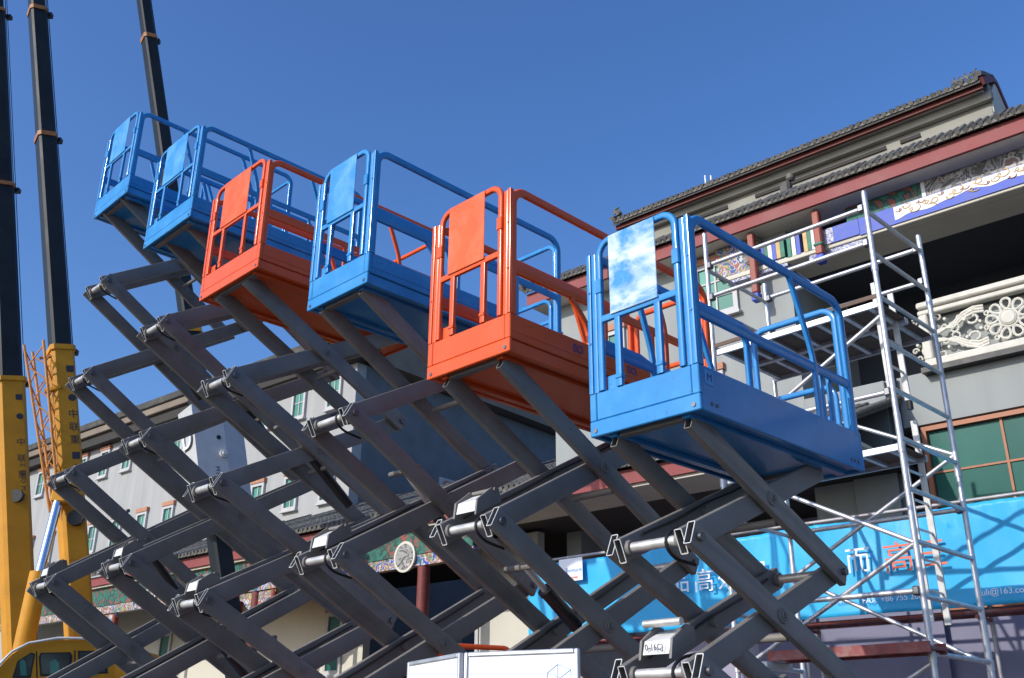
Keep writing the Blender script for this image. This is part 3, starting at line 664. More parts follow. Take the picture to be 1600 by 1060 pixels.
# ---- attic storey and top roof
_, ZU = F.px(1412, 186, 15.2)               # underside of the top fascia
_, ZUT = F.px(1412, 170, 15.9)              # top of the top tiles
UR = F.px(1538, 148, 15.2)[0]; UL = F.px(962, 352, 15.2)[0]; AR = F.px(1546, 150, 15.5)[0]
part(F, HALL, 'attic_wall', 'attic', [(AR, UL-.15, 15.5, 15.8, 10.9, ZU+.32)])
part(F, HALL, 'attic_cornice', 'attic', [(AR-.06, UL-.1, 15.36, 15.499, ZU-.12, ZU+.04)], .02)
part(F, HALL, 'attic_band', 'attic', [(AR-.03, UL-.12, 15.40, 15.499, ZU-.50, ZU-.33)], .015)
for (ta_, tb_) in ((AR+1.15, AR+1.5), (AR+1.75, AR+4.3), (AR+4.9, AR+6.2)):
    part(F, HALL, 'attic_slot', 'dark', [(ta_, tb_, 15.37, 15.399, ZU-.345, ZU-.275)])
part(F, HALL, 'upper_fascia', 'darkred', [(UR, UL, 15.18, 15.25, ZU, ZU+.092)])
part(F, HALL, 'upper_soffit', 'cream', [(UR+.05, UL, 15.251, 15.52, ZU+.03, ZU+.1)])
ub = roof_bed('tile_bed', 15.10, ZU+.06, 15.9, ZUT-.13, UR, UL, HALL)
ribs(ub, 15.10, ZU+.095, 15.9, ZUT-.13, UR+.05, UL, .118, .037)
b = MB(); b.sweep([F.p(UR-.03, 15.12, ZU+.09), F.p(UR-.03, 15.9, ZUT-.09), F.p(UR-.03, 16.1, ZUT-.09), F.p(UR-.03, 17.6, ZUT-1.15)], rrect(.05, .13, .01), (1, 0, 0)); b.build('barge_board', M['darkred'], HALL)
b = MB(); ps = ((15.52, ZU+.02), (15.95, ZUT-.16), (16.1, ZUT-.16), (17.4, ZUT-1.1), (17.4, 10.9), (15.52, 10.9)); n_ = len(ps)
b.add([F.p(AR-.02, d, z) for d, z in ps]+[F.p(AR+.1, d, z) for d, z in ps], [tuple(range(n_)), tuple(range(2*n_-1, n_-1, -1))]+[(i, (i+1) % n_, n_+(i+1) % n_, n_+i) for i in range(n_)]); b.build('gable_wall', M['cream'], HALL, False)
b = MB(); A = [F.p(UR, d, z) for d, z in ((15.9, ZUT-.15), (17.7, ZUT-1.25), (17.7, ZUT-1.15), (15.9, ZUT-.05))]; B = [F.p(UL, d, z) for d, z in ((15.9, ZUT-.15), (17.7, ZUT-1.25), (17.7, ZUT-1.15), (15.9, ZUT-.05))]
b.add(A+B, [(0,1,2,3),(7,6,5,4)]+[(i,(i+1)%4,4+(i+1)%4,4+i) for i in range(4)]); b.build('rear_roof_slope', M['tilebed'], HALL, False)
ridge_line(HALL, [(UR+.0, 15.04, ZU+.20), (UR+.0, 15.3, ZU+.34), (UR+.0, 15.9, ZUT-.06)], .055)
for j in range(5): beast(UR+.02+j*.10, 15.12+j*.05, ZU+.22+j*.03, .33-.04*(j % 2), HALL)
ridge_line(HALL, [(UL-.02, 15.04, ZU+.20), (UL-.02, 15.3, ZU+.34), (UL-.02, 15.9, ZUT-.06)], .055)
for j in range(3): beast(UL-.1+j*.06, 15.1+j*.14, ZU+.26+j*.10, .42, HALL)
# thin white rods on the roof
for x in (1103, 1112):
    t, z = F.px(x, 293, 15.95); _, z1 = F.px(x, 274, 15.95)
    b = MB(); b.cyl(F.p(t, 15.95, z-.4), F.p(t, 15.95, z1), .016, 8); b.build('roof_rod', M['white'], HALL)

# ---- porch canopy in front of both buildings (own thing)
F = Fac(BD, BN, 6.0, 13.0)
PORCH = thing('porch', 'long tiled porch roof with red fascia and painted frieze along the two buildings', 'porch', F.loc, F.rz)
PR, PL = 5.15, 36.0
part(F, PORCH, 'porch_fascia', 'fascia', [(PR, PL, 13.0, 13.06, 5.55, 5.79)])
part(F, PORCH, 'porch_soffit', 'cream', [(PR, PL, 13.061, 14.05, 5.50, 5.56)])
part(F, PORCH, 'porch_ceiling', 'dark', [(PR, PL, 14.051, 18.2, 5.51, 5.60)])  # shade of the deep porch is in the ceiling colour
part(F, PORCH, 'porch_back_wall', 'lilac', [(PR-12, 13.0, 17.0, 17.2, 0, 5.5)])
pb = roof_bed('tile_bed', 12.90, 5.80, 14.98, 6.61, PR, 12.1, PORCH)
pb2 = roof_bed('tile_bed', 12.90, 5.80, 19.9, 8.50, 12.103, PL, PORCH)
ribs(pb, 12.90, 5.80, 14.98, 6.61, PR, 12.05, .13, .040)
ribs(pb2, 12.90, 5.80, 19.9, 8.50, 12.15, 33.5, .15, .044)
part(F, PORCH, 'wall_flashing', 'tilebed', [(13.5, PL, 19.7, 19.98, 8.46, 8.62)], .03)
# painted frieze and columns under the left stretch
part(F, PORCH, 'frieze_beam', 'paint_green', [(12.6, PL, 13.16, 13.36, 5.02, 5.495)])
part(F, PORCH, 'frieze_lower_beam', 'paint_mix', [(12.6, PL, 13.18, 13.34, 4.80, 5.015)])
for (x, y) in ((631, 856), (345, 905), (232, 930)):
    t, z = F.px(x, y, 13.1); c = F.p(t, 13.14, 5.0)
    b = MB(); b.sweep([c+V(0, .03, 0), c+V(0, -.02, 0)], circ(.30, 28), (1, 0, 0)); md = b.build('frieze_medallion', M['stone'], PORCH)
    b = MB(); b.sweep([c+V(0, -.0205, 0), c+V(0, -.026, 0)], circ(.25, 28), (1, 0, 0)); b.build('medallion_picture', M['paint_land'], md)
for t in [F.px(x, 900, 13.26)[0] for x in (662, 405, 172)]:
    b = MB(); c = F.p(t, 13.26, 0); b.cyl(c, c+V(0, 0, 4.78), .12, 18); cl = b.build('porch_column', M['darkred'], PORCH)
    for sg in ((-1, 1) if t > 14 else ()):
        b = MB(); pl = [(0, 4.78), (sg*.75, 4.78), (sg*.70, 4.66), (sg*.45, 4.60), (sg*.30, 4.45), (sg*.17, 4.40), (sg*.15, 4.2), (0, 4.2)]
        b.extrude([(c.x+a, z) for a, z in pl], 'y', c.y-.04, c.y+.04); b.build('bracket_board', M['paint_mix'], cl, False)
        b = MB(); b.cbox((c.x+sg*.66-.06, c.y-.08, 4.30), (c.x+sg*.66+.06, c.y+.08, 4.79), .03); b.build('drop_post', M['ptred'], cl)
        b = MB(); b.cbox((c.x+sg*.66-.07, c.y-.09, 4.14), (c.x+sg*.66+.07, c.y+.09, 4.298), .05); b.build('drop_tip', M['ptblue'], cl)
# ground floor wall under the porch
F2 = Fac(BD, BN, 20.0, 15.2)
GF = thing('ground_floor_wall', 'cream ground floor wall under the porch, sunlit below the painted frieze', 'wall', F2.loc, F2.rz)
part(F2, GF, 'wall_panel', 'porchwall', [(17.9, 36, 15.2, 15.4, 0, 5.45)])
part(F2, GF, 'wall_panel', 'porchwall', [(12.25, 13.75, 14.6, 14.8, 0, 5.45)])
part(F2, GF, 'wall_trim', 'frame_white', [(13.755, 13.84, 14.57, 14.8, 0, 5.45)])
for t in (18.6, 22.4, 26.0):
    window(F2, GF, t, t+.62, 15.2, 3.1, 4.5, 1, 2, 'frame_white', 'glass', .09, 'lintel', .14)

part(F, PORCH, 'alley_sky_blocker', 'shadewall', [(12.2, 24.5, 27.0, 27.3, 0, 11.2)])  # added behind the gap to cut sky light on the wing's end wall
# ---- left wing
AZL = RAD(-50.0); LD = V(sin(AZL), cos(AZL), 0); LN = V(-cos(AZL), sin(AZL), 0)
F = Fac(LD, LN, 24.0, 20.0)
WING = thing('left_wing', 'pale grey flat-roofed building with two rows of small windows behind the porch', 'building', F.loc, F.rz)
CT = 23.38
part(F, WING, 'wall', 'wall2', [(CT, 62, 20.0, 20.4, 0, 13.25)])
part(F, WING, 'end_wall', 'shadewall', [(CT+.001, CT+.4, 20.401, 46, 0, 13.25)])
part(F, WING, 'eave_band', 'roofcap', [(CT-.5, 62, 19.45, 20.5, 13.66, 13.95)], .02)
part(F, WING, 'eave_soffit', 'dark', [(CT-.35, 62, 19.6, 20.2, 13.254, 13.655)])  # dark strip standing in for the shadow under the eave
part(F, WING, 'roof_edge', 'tilebed', [(CT-.6, 62, 19.36, 20.9, 13.955, 14.25)], .03)
part(F, WING, 'end_eave', 'roofcap', [(CT-.5, CT+.2, 20.51, 46, 13.3, 14.2)])
part(F, WING, 'roof_slab', 'roofcap', [(CT+.2, 62, 20.91, 46, 13.7, 14.0)])
for j in range(17):
    t = 24.05+1.82*j
    for z in (11.85, 8.72):
        window(F, WING, t, t+.72, 20.0, z, z+1.18, 2, 2, 'frame_white', 'glass_pale', .10, 'lintel', .16, .09)
for j, d in enumerate((24.0, 27.5, 31.0)):
    b = MB()
    for z in (3.9, 8.6): 
        w_ = MB(); x0 = CT-.06; a = F.p(x0, d, z); c = F.p(CT-.002, d+1.3, z+1.6)
        w_.box(a, (c.x-.002, c.y, c.z)); ww = w_.build('end_window', M['frame_white'], WING)
        w_ = MB(); w_.box((a.x+.075, a.y+.16, a.z+.14), (a.x+.0601+.03, c.y-.16, c.z-.45)) ; w_.build('pane', M['glass_pale'], ww)
        w_ = MB(); w_.box((a.x+.075, a.y+.16, c.z-.40), (a.x+.09, c.y-.16, c.z-.1)); w_.build('lintel', M['lintel'], ww)

# ------------------------------------------------------------------ aluminium scaffold tower (frame: x = along lifts' length, y = across to the left)
AL = RAD(45.36); LO = V(sin(AL), cos(AL), 0); WI = V(-cos(AL), sin(AL), 0)
class Tow:
    def __init__(s, l0, w0): s.l0, s.w0 = l0, w0; p = LO*l0+WI*w0; s.loc = (p.x, p.y, 0); s.rz = pi/2-AL
    def p(s, l, w, z): return V(l-s.l0, w-s.w0, z)
    def px(s, x, y, l):
        X = on_plane(x, y, CAM+LO*l, LO); return (X-CAM).dot(WI), X.z
T = Tow(9.5, 4.06)
TOWER = thing('scaffold_tower', 'silver aluminium mobile scaffold tower with ladder and decks in front of the balcony', 'scaffold', T.loc, T.rz)
LA, LB, WA, WC = 9.5, 10.86, 4.06, 6.17
def pole(R, a, b, r=.025, m='alu', name='tube', n=12):
    q = MB(); q.cyl(a, b, r, n); return q.build(name, M[m], R)
for l, w, zt in ((LA, WA, 7.35), (LB, WA, 7.32), (LA, WC, 7.62), (LB, WC, 7.38)):
    po = pole(TOWER, T.p(l, w, .1), T.p(l, w, zt), .030, name='post')
    for z in (6.42, 4.4, 2.4):
        q = MB(); q.cyl(T.p(l, w, z-.05), T.p(l, w, z+.05), .037, 12); q.build('coupling', M['alu'], po)
    q = MB(); q.cyl(T.p(l, w, 0), T.p(l, w, .1), .07, 12); q.build('foot', M['black'], po)
for w in (WA, WC):
    for j in range(14):
        z = 7.11-.52*j
        if z < .3: break
        pole(TOWER, T.p(LA, w, z), T.p(LB, w, z), .025, name='rung')
for l, zs in ((LA, (7.15, 6.72, 5.0, 3.0)), (LB, (7.15, 6.72, 4.0, 2.0))):
    for z in zs:
        gr = pole(TOWER, T.p(l, WA, z), T.p(l, WC, z+.02), .027, name='guard_rail')
        for w_ in (WA+.05, WC-.05):
            q = MB(); q.cbox(T.p(l-.045, w_-.035, z-.045), T.p(l+.03, w_+.035, z+.045), .012); q.build('clamp', M['bolt'], gr)
for l, segs in ((LA, ((3.45, 4.55), (3.45, 2.35), (2.35, 1.2), (5.85, 4.75))), (LB, ((4.6, 5.7), (4.6, 3.5), (2.4, 3.5)))):
    for za, zc in segs: pole(TOWER, T.p(l, WA, za), T.p(l, WC, zc), .024, name='diagonal_brace')
for z0, LB_ in ((5.98, LB), (4.40, LA+.68)):
    q = MB(); q.box(T.p(LA+.06, WA+.03, z0+.035), T.p(LB_-.06, WC-.03, z0+.05)); dk = q.build('deck', M['ply'], TOWER, False)
    for l in ((LA+.035, (LA+LB_)/2-.02, (LA+LB_)/2+.02, LB_-.035) if LB_ == LB else (LA+.035, LB_-.035)):
        q = MB(); q.cbox(T.p(l-.015, WA+.02, z0-.012), T.p(l+.015, WC-.02, z0+.058), .004); q.build('deck_beam', M['alu'], dk)
    for j in range(7):
        w = WA+.12+j*.31
        q = MB(); q.box(T.p(LA+.055, w, z0+.0), T.p(LB_-.055, w+.05, z0+.034)); q.build('deck_bearer', M['alu'], dk, False)
# thin toe board over the upper deck
q = MB(); q.cbox(T.p(LA-.005, WA+.03, 6.06), T.p(LA+.012, WC-.03, 6.11), .004); q.build('toe_board', M['ply'], TOWER)
# ladders
def ladder(l0, w, za, zb, lean):
    q = MB()
    st_ = None
    for l in (l0, l0+.40):
        c = MB(); c.beam(T.p(l, w, za), T.p(l+lean, w, zb), .065, .028, (0, 1, 0), .004); o = c.build('ladder_stile', M['galv'], TOWER); st_ = st_ or o
    n = int((zb-za)/.28)
    for j in range(1, n):
        f = j/n; c = MB(); c.cyl(T.p(l0+lean*f, w, za+(zb-za)*f), T.p(l0+.40+lean*f, w, za+(zb-za)*f), .014, 8); c.build('ladder_rung', M['alu'], st_)
ladder(9.78, 4.20, 5.10, 6.35, -.05); ladder(9.82, 4.16, 2.75, 4.85, -.08)
for j in range(2):
    q = MB(); q.cyl(T.p(9.8+.4*j, 4.20, 5.0), T.p(9.8+.4*j, 4.20, 5.1), .035, 10); q.build('ladder_foot', M['black'], TOWER)

# ------------------------------------------------------------------ blue banner on a red and grey pipe frame
F = Fac(BD, BN, 6.0, 12.4)
BAN = thing('banner', 'bright blue vinyl banner with white and red characters strung under the porch', 'banner', F.loc, F.rz)
bt0, bt1 = 1.0, 10.6
nx, nz = 150, 22
vs = []; fs = []
def ban_pt(t, v):
    zt = 4.335 - .03*sin((t-bt0)*1.3)**2; zl = 3.15+.05*max(0, (t-7.7)/2.8)**2
    z = zl+(zt-zl)*v
    y = 12.4 + .012*sin(t*3.7+v*4+1.5*sin(t*.9))+.006*sin(t*11.3-v*6+2*sin(t*1.7))+.02*sin(t*2.1)*(1-v)+.012*sin(t*31+v*9)*(v**3)
    for tk in (2.5, 4.05, 5.6, 7.2, 8.8):     # tension folds fanning from the ties
        dd = abs(t-tk+ (1-v)*.55*(1 if tk < 5 else -1)); y -= .028*math.exp(-(dd/.035)**2)*v; dd = abs(t-tk-(1-v)*.25); y -= .02*math.exp(-(dd/.03)**2)*v*v
    return F.p(t, y, z)
for i in range(nx+1):
    for j in range(nz+1): vs.append(ban_pt(bt0+(bt1-bt0)*i/nx, j/nz))
for i in range(nx):
    for j in range(nz): a = i*(nz+1)+j; fs.append((a, a+1, a+nz+2, a+nz+1))
q = MB(); q.add(vs, fs); sh = q.build('banner_sheet', M['banner'], BAN)
so_m = sh.modifiers.new('thickness', 'SOLIDIFY'); so_m.thickness = .002
def ban_text(s, px_, py_, size, m, name='lettering', dd=12.325):
    t, z = F.px(px_, py_, 12.33); text_mesh(name, s, size, M[m], BAN, frame4(F.p(t, dd, z), (1,0,0), (0,0,1), (0,-1,0)), .001)
for s, x, y in (('品', 1062, 912), ('高', 1100, 910), ('效', 1138, 906), ('智', 1182, 897), ('而', 1341, 878)): ban_text(s, x, y, .34, 'white')
for s, x, y in (('高', 1404, 874), ('三', 1455, 868)): ban_text(s, x, y, .40, 'redprint')
for s, x, y in (('www', 1225, 943), ('com', 1315, 938), ('FAX: +86 755 26871', 1400, 935), ('ouli@163.com', 1568, 924)): ban_text(s, x, y, .10, 'white')
t, z = F.px(893, 892, 12.33)
q = MB(); q.box(F.p(t+.24, 12.322, z-.16), F.p(t-.22, 12.326, z+.19)); q.build('logo_patch', M['board'], BAN, False)
ban_text('Evmore', 897, 891, .10, 'print_blue', dd=12.315); ban_text('POWER', 897, 903, .05, 'redprint', dd=12.315)
FRM = thing('pipe_frame', 'red and grey steel pipe frame carrying the blue banner', 'scaffold', F.loc, F.rz)
def fp(t, d, z): return F.p(t, d, z)
for d in (12.52, 12.93):
    for z, m in ((3.10, 'redpipe'), (4.40, 'greypipe'), (2.1, 'greypipe'), (1.0, 'redpipe')):
        pole(FRM, fp(-1.0, d, z), fp(10.6, d+.0, z), .024, m, 'ledger')
    for j, t in enumerate((-.6, 1.6, 3.8, 6.0, 8.2, 10.4)):
        pole(FRM, fp(t, d+.05, 0), fp(t, d+.05, 4.5), .024, 'greypipe', 'upright')
        pole(FRM, fp(t, d+.10, .6+(j % 2)*1.3), fp(t+2.2, d+.10, 1.9-(j % 2)*1.0+1.0), .020, 'greypipe', 'brace')
for t in (-.6, 1.6, 3.8, 6.0, 8.2, 10.4): pole(FRM, fp(t, 12.45, 3.04), fp(t, 13.0, 3.04), .022, 'redpipe', 'transom')
# red planks low in front
ta, za = T.px(1200, 1022, 9.3); tb, zb = T.px(1455, 1015, 9.3); zp = (za+zb)/2
PLK = thing('red_plank', 'red painted steel plank laid across the tower foot below the banner', 'plank', T.loc, T.rz)
for l in (9.28, 9.62):
    q = MB(); q.cbox(T.p(l, tb, zp-.05), T.p(l+.03, ta, zp+.05), .006); q.build('plank_edge', M['redpipe'], PLK)
q = MB(); q.box(T.p(9.311, tb, zp-.02), T.p(9.619, ta, zp+.01)); q.build('plank_board', M['redpipe'], PLK)
q = MB(); q.cbox(T.p(9.2, ta-.04, zp-.11), T.p(9.7, ta+.04, zp-.052), .006); q.build('plank_hook', M['galv'], PLK)
# ------------------------------------------------------------------ white display boards
def ground_pt(px_, py_, z): d = ray(px_, py_); return CAM+d*((z-1.6)/d.z)
def board(xa, ya, xb, yb, z, label, logo=False):
    a = ground_pt(xa, ya, z); b = ground_pt(xb, yb, z); d = (b-a); wd = d.length; d.normalize()
    R = thing('display_board', label, 'sign board', (a.x, a.y, 0), math.atan2(d.y, d.x), 'white display boards')
    q = MB(); q.box((.018, -.004, .95), (wd-.018, .004, z-.018)); q.build('panel', M['board'], R, False)
    for x0, x1, z0, z1 in ((0, .018, .9, z), (wd-.018, wd, .9, z), (.0185, wd-.0185, z-.018, z), (.0185, wd-.0185, .93, .949)):
        q = MB(); q.cbox((x0, -.012, z0), (x1, .012, z1), .004); q.build('frame_bar', M['alu'], R)
    for x in (.02, wd-.02):
        q = MB(); q.cyl((x, .02, 0), (x, .02, 1.0), .014, 10); q.build('leg', M['alu'], R)
    q = MB(); q.cbox((-.05, -.2, 0), (wd+.05, .2, .02), .005); q.build('foot_plate', M['galv'], R)
    if logo:
        cx, cz, s_ = wd-.085, z-.115, .05
        P = [(-1, .55), (-.1, 1.15), (1, .75), (.1, .15), (-1, -.75), (.1, -1.2), (1, -.6), (-.1, -.2)]
        for i, j in ((0, 1), (1, 2), (2, 3), (3, 0), (0, 4), (3, 5), (2, 6), (4, 5), (5, 6), (1, 7), (7, 4), (7, 6)):
            q = MB(); q.cyl((cx+P[i][0]*s_, -.0055, cz+P[i][1]*s_), (cx+P[j][0]*s_, -.0055, cz+P[j][1]*s_), .0012, 6); q.build('logo_line', M['print_blue'], R)
board(727, 1020, 905, 1013, 1.955, 'white display board with a thin line-drawn cube in its corner', True)
board(640, 1035, 721, 1020, 1.955, 'plain white display board angled beside the one with the cube drawing')

# ------------------------------------------------------------------ lowered orange platform behind the boards
p0 = at_y(722, 1010, 9.2); p1 = at_y(800, 1003, 9.4)
dv = (p1-p0); dv.z = 0; LW = dv.length; dv.normalize()
OP = thing('lowered_lift', 'lowered orange lift whose top rail shows above the white boards', 'scissor lift', (p0.x, p0.y, 0), math.atan2(dv.y, dv.x))
zt = p0.z
for yy in (0, .8):
    q = MB(); q.sweep(fillet([V(-.4, yy, zt), V(LW, yy, zt), V(LW, yy, zt-1.05)], .09, 6), rrect(.035, .045, .012), (0, 1, 0)); q.build('top_rail', M['orange'], OP)
    q = MB(); q.beam((-.4, yy, zt-1.05), (-.4, yy, zt-.02), .035, .045, (0, 1, 0)); q.build('post', M['orange'], OP)
    q = MB(); q.beam((-.4, yy, zt-.55), (LW, yy, zt-.55), .03, .04, (0, 1, 0)); q.build('mid_rail', M['orange'], OP)
q = MB(); q.cbox((-.45, -.03, zt-1.3), (LW+.04, .83, zt-1.05), .01); q.build('tub', M['orange'], OP)
q = MB(); q.cbox((-.4, .05, .2), (LW, .75, zt-1.31), .02); q.build('chassis', M['arm'], OP)
for xx in (-.2, LW-.2):
    for yy in (-.05, .75):
        q = MB(); q.cyl((xx, yy, .19), (xx, yy+.12, .19), .19, 20); q.build('wheel', M['tyre'], OP)

# ------------------------------------------------------------------ mobile cranes
def oct_sec(w_, h_, c): return [(-w_/2+c, -h_/2), (w_/2-c, -h_/2), (w_/2, -h_/2+c), (w_/2, h_/2-c), (w_/2-c*1.6, h_/2), (-w_/2+c*1.6, h_/2), (-w_/2, h_/2-c), (-w_/2, -h_/2+c)]
def crane(label, Y, cx, cuts, w_, secs, text=True, jib=None, ref=(.82, .57, 0)):
    """cx: two axis pixels (bottom, top); cuts: pixel rows of the section joints, bottom to top"""
    (xb, yb), (xt, yt) = cx
    A = at_y(xb, yb, Y); B = at_y(xt, yt, Y); D = (B-A).normalized()
    def row(y):
        f = (y-yb)/(yt-yb); q = at_y(xb+(xt-xb)*f, y, Y); return A + D*((q-A).dot(D))
    foot = A - D*((A.z-2.0)/D.z)
    R = thing('mobile_crane', label, 'crane', (foot.x, foot.y, 0), 0, 'mobile cranes')
    o = Vector((foot.x, foot.y, 0)); rf = Vector(ref)
    ys = cuts; prev = foot
    for i, (mt, sc) in enumerate(secs):
        end = row(ys[i]); q = MB(); q.sweep([prev-o, end-o], oct_sec(w_*sc, w_*sc*1.15, w_*.13*sc), rf)
        s_ = q.build('boom_section', M[mt], R)
        if i < len(secs)-1:
            q = MB(); q.sweep([end-o-D*.06, end-o+D*.05], oct_sec(w_*sc*1.12, w_*sc*1.28, w_*.14), rf); q.build('boom_collar', M['collar' if i else 'yellow'] if mt != 'boomwhite' else M['collar'], s_)
            q = MB(); xa = (rf-D*rf.dot(D)).normalized(); q.cbox(end-o+xa*w_*.55-V(.04,.04,.05), end-o+xa*w_*.75+V(.02,.04,.05), .01); q.build('cable_guide', M['black'], s_)
        prev = end
    xa = (rf-D*rf.dot(D)).normalized()
    for sg, of in ((1, .62), (1, .70)):
        c0 = foot+xa*w_*of*sg+V(0, -.15, 0); q = MB(); q.cyl(c0-o, prev+xa*w_*of*sg*.8-o, .010, 6); q.build('hoist_cable', M['black'], R)
    return R, o, foot, D, xa, row
# crane with the lattice jib, nearer to the lifts
R2, o2, f2, D2, x2, row2 = crane('yellow mobile crane with a lattice jib folded beside its boom and a cab', 19.0, ((118, 900), (57, 0)), [550, 217, 20, -500], .44, [('yellow', 1), ('boomdark', .86), ('boomdark', .80), ('boomdark', .72)])
R1, o1, f1, D1, x1, row1 = crane('yellow mobile crane at the edge of the view, without a lattice jib', 22.5, ((26, 900), (-10, 0)), [600, 295, 22, -500], .60, [('yellow', 1), ('boomdark', .86), ('boomdark', .80), ('boomdark', .72)])
yv = lambda D, x: x.cross(D).normalized()
# boom lettering running down the shaded face
for R_, o_, row_, D_, x_, ys, wv in ((R2, o2, row2, D2, x2, (585, 630, 655, 675, 695, 720), .44), (R1, o1, row1, D1, x1, (630, 660, 700, 725, 750), .60)):
    nrm = D_.cross(x_).normalized(); nrm = nrm if nrm.y < 0 else -nrm
    for c, y in zip(('■', '●', '中', '联', '重', '■'), ys):
        pt = row_(y)-o_ + x_*wv*.22 + nrm*(wv*.575+.004)
        text_mesh('boom_lettering', c, .20, M['ink'], R_, frame4(pt, x_, D_, nrm), .001)
    for k in range(5):
        pt = row_(735+k*12)-o_ + x_*wv*.24 + nrm*(wv*.575+.004)
        text_mesh('boom_lettering', 'ZOOML'[k], .15, M['ink'], R_, frame4(pt, -D_, x_, nrm), .001)
# work lamp / reel
for R_, o_, row_, x_, y in ((R2, o2, row2, x2, 818), (R1, o1, row1, x1, 783)):
    c = row_(y)-o_+x_*.24+V(0, -.36, 0); q = MB(); q.cyl(c, c+V(0, -.12, 0), .15, 20); q.build('boom_drum', M['black'], R_)
# lattice jib
jt = at_y(60, 548, 18.7)-o2; jb = at_y(88, 800, 18.7)-o2; jd = (jb-jt).normalized(); jx = V(1, 0, 0); jx = (jx-jd*jx.dot(jd)).normalized(); jy = jd.cross(jx)
jr = None
Lj = (jb-jt).length
def jpt(s_, a, b_): k = 1-.55*s_/Lj; return jt+jd*s_+jx*(a*.19*k)+jy*(b_*.19*k)
for a, b_ in ((-1,-1), (1,-1), (1,1), (-1,1)):
    q = MB(); q.cyl(jpt(-.1, a, b_), jpt(Lj, a, b_), .028, 8); o = q.build('jib_chord', M['jib'], R2); jr = jr or o
nb = 9
for i in range(nb):
    s0_, s1_ = Lj*i/nb, Lj*(i+1)/nb
    for (a, b_), (c, d_) in (((-1,-1),(1,-1)), ((1,-1),(1,1)), ((1,1),(-1,1)), ((-1,1),(-1,-1))):
        if i % 2: (a, b_), (c, d_) = (c, d_), (a, b_)
        q = MB(); q.cyl(jpt(s0_, a, b_), jpt(s1_, c, d_), .015, 6); q.build('jib_lacing', M['jib'], jr)
q = MB(); q.beam(at_y(62, 560, 18.7)-o2, at_y(90, 556, 18.75)-o2, .05, .05, (0,0,1)); q.build('jib_bracket', M['collar'], R2)
q = MB(); q.beam(at_y(70, 612, 18.7)-o2, at_y(96, 605, 18.75)-o2, .08, .12, (0,0,1)); q.build('jib_bracket', M['yellow'], R2)
# luffing cylinder with blue-white chrome rod
la = at_y(38, 1005, 18.2)-o2; lb = at_y(62, 895, 18.3)-o2; lc = at_y(92, 778, 18.5)-o2
q = MB(); q.cyl(la-(lb-la)*.8, lb, .17, 20); lf = q.build('luffing_cylinder', M['yellow'], R2)
q = MB(); q.cyl(lb, lc, .085, 16); q.build('cylinder_rod', M['rodblue'], lf)
q = MB(); q.cbox(lc-V(.12, .1, .1), lc+V(.3, .1, .22), .03); q.build('boom_lug', M['yellow'], R2)
# cab (seen from its side, windscreen to the left)
CP0 = at_y(90, 1030, 17.3); CPN = V(.48, -.88, 0)
def cpx(x, y, dy=0): return on_plane(x, y, CP0, CPN)-o2+V(0, dy, 0)
prof = [(-30, 1120), (-30, 1078), (-20, 1064), (-8, 1051), (6, 1035), (20, 1022), (32, 1014), (46, 1008), (68, 1003), (92, 1000), (150, 1001), (182, 1006), (196, 1013), (202, 1026), (204, 1044), (206, 1120)]
def ext(pts, d0, d1, name, m, R, sm=True):
    q = MB(); n = len(pts); q.add([p+V(0, d0, 0) for p in pts]+[p+V(0, d1, 0) for p in pts], [(i,(i+1)%n,n+(i+1)%n,n+i) for i in range(n)]+[tuple(range(n-1,-1,-1)), tuple(range(n,2*n))]); return q.build(name, m, R, sm)
cab = ext([cpx(*p) for p in prof], 0, 2.1, 'cab', M['yellow'], R2)
def wseal(prof, k=1.10):
    cx = sum(p[0] for p in prof)/len(prof); cy = sum(p[1] for p in prof)/len(prof); return [(cx+(x-cx)*k, cy+(y-cy)*k) for x, y in prof]
for wp in ([(67, 1022), (107, 1021), (110, 1026), (107, 1054), (66, 1054), (64, 1027)], [(22, 1057), (29, 1034), (48, 1022), (53, 1024), (47, 1057)], [(125, 1019), (150, 1019), (163, 1024), (166, 1050), (125, 1052)]):
    ext([cpx(*p) for p in wseal(wp, 1.14)], -.008, -.001, 'window_seal', M['black'], cab, False); wd_ = ext([cpx(*p) for p in wp], -.015, -.0085, 'cab_window', M['cabglass'], cab, False)
    x0 = min(p[0] for p in wp); x1 = max(p[0] for p in wp)
    ext([cpx(*p) for p in ((x0+(x1-x0)*.35, 1056), (x0+(x1-x0)*.30, 1034), (x0+(x1-x0)*.48, 1030), (x0+(x1-x0)*.62, 1036), (x0+(x1-x0)*.66, 1056))], -.0165, -.0155, 'seat_behind_glass', M['glass_pale'], wd_, False)
ext([cpx(*p) for p in ((58, 1112), (56, 1018), (58, 1018), (60, 1112))], -.004, -.0005, 'door_seam', M['black'], cab, False)
ext([cpx(*p) for p in ((116, 1112), (116, 1016), (118, 1016), (118, 1112))], -.004, -.0005, 'door_seam', M['black'], cab, False)
q = MB(); a_ = cpx(-27, 1075); b_ = cpx(18, 1023); n_ = V(-.02, 0, .02)
q.add([a_+n_+V(0, .12, 0), b_+n_+V(0, .12, 0), b_+n_+V(0, 2.0, 0), a_+n_+V(0, 2.0, 0)], [(0,1,2,3)]); q.build('windscreen', M['rodblue'], cab, False)
q = MB(); q.sweep([cpx(-10, 1050, -.03), cpx(6, 1033, -.03), cpx(20, 1019, -.03), cpx(46, 1005.5, -.03), cpx(92, 997.5, -.03), cpx(150, 998.5, -.03)], circ(.022, 8), (0, 1, 0)); q.build('grab_rail', M['galv'], cab)
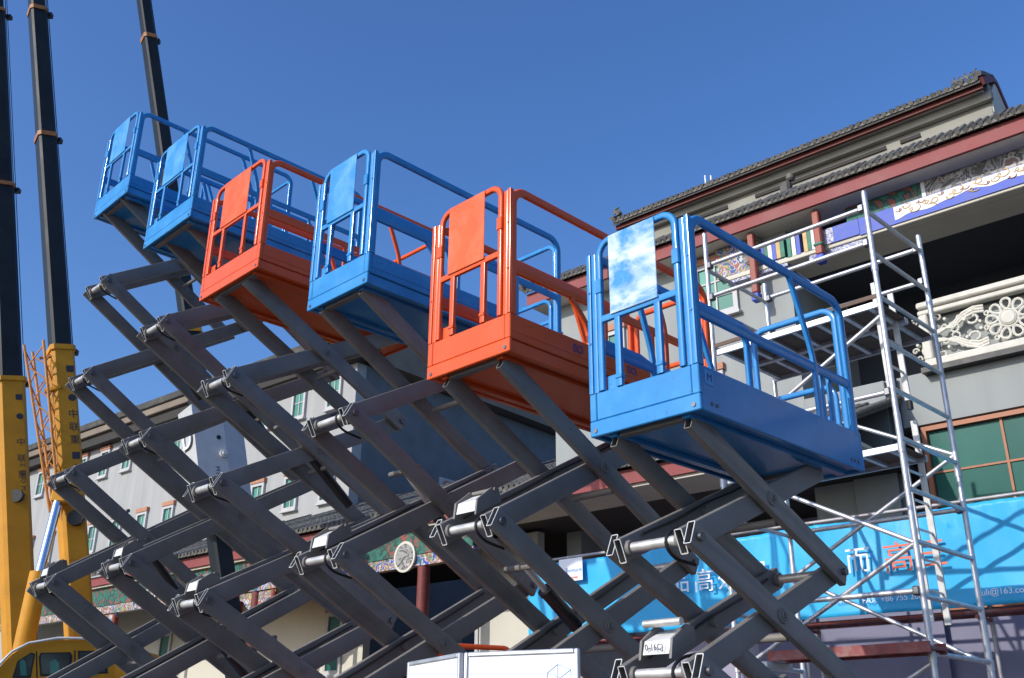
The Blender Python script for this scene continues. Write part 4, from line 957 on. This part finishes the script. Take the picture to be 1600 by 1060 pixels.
def carrier(R, o, length=9.5):
    q = MB(); q.cbox((-length*.35, -.2, .75), (length*.65, 2.3, 1.45), .08); q.build('carrier', M['yellow'], R)
    q = MB(); q.cyl((0, 1.0, 1.45), (0, 1.0, 2.0), .95, 28); q.build('turntable', M['boomdark'], R)
    for xx in (-2.4, -.9, 3.2, 4.6):
        for yy in (-.25, 2.05):
            q = MB(); q.cyl((xx, yy, .52), (xx, yy+.3, .52), .52, 24); wh = q.build('wheel', M['tyre'], R)
            q = MB(); q.cyl((xx, yy-.01, .52), (xx, yy+.02, .52), .28, 18); q.build('rim', M['galv'], wh)
carrier(R2, o2); carrier(R1, o1)
# third crane: dark boom rising from a white base section with a big letter
R3, o3, f3, D3, x3, row3 = crane('white-based crane whose dark boom rises behind the highest blue lift', 19.0, ((330, 760), (224, 0)), [520, 62, -400], .33, [('boomdark', 1.05), ('boomdark', .86), ('boomdark', .76)])
carrier(R3, o3)
def hexsec():
    return [(-.52, -.02), (-.14, -.42), (.34, -.06), (.60, .42), (.30, .7), (-.4, .6)]
bb = at_y(340, 815, 18.6)-o3; tt = at_y(320, 640, 18.6)-o3
q = MB(); q.sweep([bb, tt], hexsec(), (1, 0, 0)); wb = q.build('white_base_section', M['boomwhite'], R3, False)
dd = (tt-bb).normalized(); xx_ = (V(1,0,0)-dd*dd.x).normalized(); yy_ = dd.cross(xx_)
def on_hex(i, u, v, out=.006):
    h = hexsec(); a = h[i]; b_ = h[(i+1) % 6]; ax = xx_*a[0]+yy_*a[1]; bx = xx_*b_[0]+yy_*b_[1]; e = (bx-ax); n = e.cross(dd).normalized()
    c = bb+(tt-bb)*v + ax + e*u
    ctr = bb+(tt-bb)*v
    if (c-ctr).dot(n) < 0: n = -n
    return c+n*out, e.normalized(), n
HI = [i for i in range(6)]
def face_by_normal(target):
    best = max(range(6), key=lambda i: on_hex(i, .5, .5)[2].dot(target)); return best
fl_ = face_by_normal(V(-.7, -.7, 0)); fm_ = face_by_normal(V(.6, -.8, 0))
def f4(i, u, v, out=.006):
    p, e, n = on_hex(i, u, v, out); e = e if e.x > 0 else -e; return frame4(p, e, n.cross(e), n)
text_mesh('big_letter', 'D', .56, M['ink'], wb, f4(fl_, .54, .70, .004), .002); text_mesh('big_letter', 'D', .50, M['white'], wb, f4(fl_, .50, .71, .012), .02)
for v in (.86, .70):
    p, e, n = on_hex(fm_, .78, v, .0); q = MB(); q.cyl(p, p+n*.01, .045, 12); q.build('lightening_hole', M['black'], wb)
p, e, n = on_hex(fm_, .88, .55, 0); q = MB(); q.cyl(p, p+n*.05, .08, 14); q.cyl(p+n*.0505, p+n*.10, .045, 12); q.build('pivot_boss', M['galv'], wb)
for j, c in enumerate('MFANDO'):
    p, e, n = on_hex(fm_, .62, .42-.045*j, .004); text_mesh('small_lettering', c, .13, M['ink'], wb, frame4(p, -dd, n.cross(-dd), n), .001)
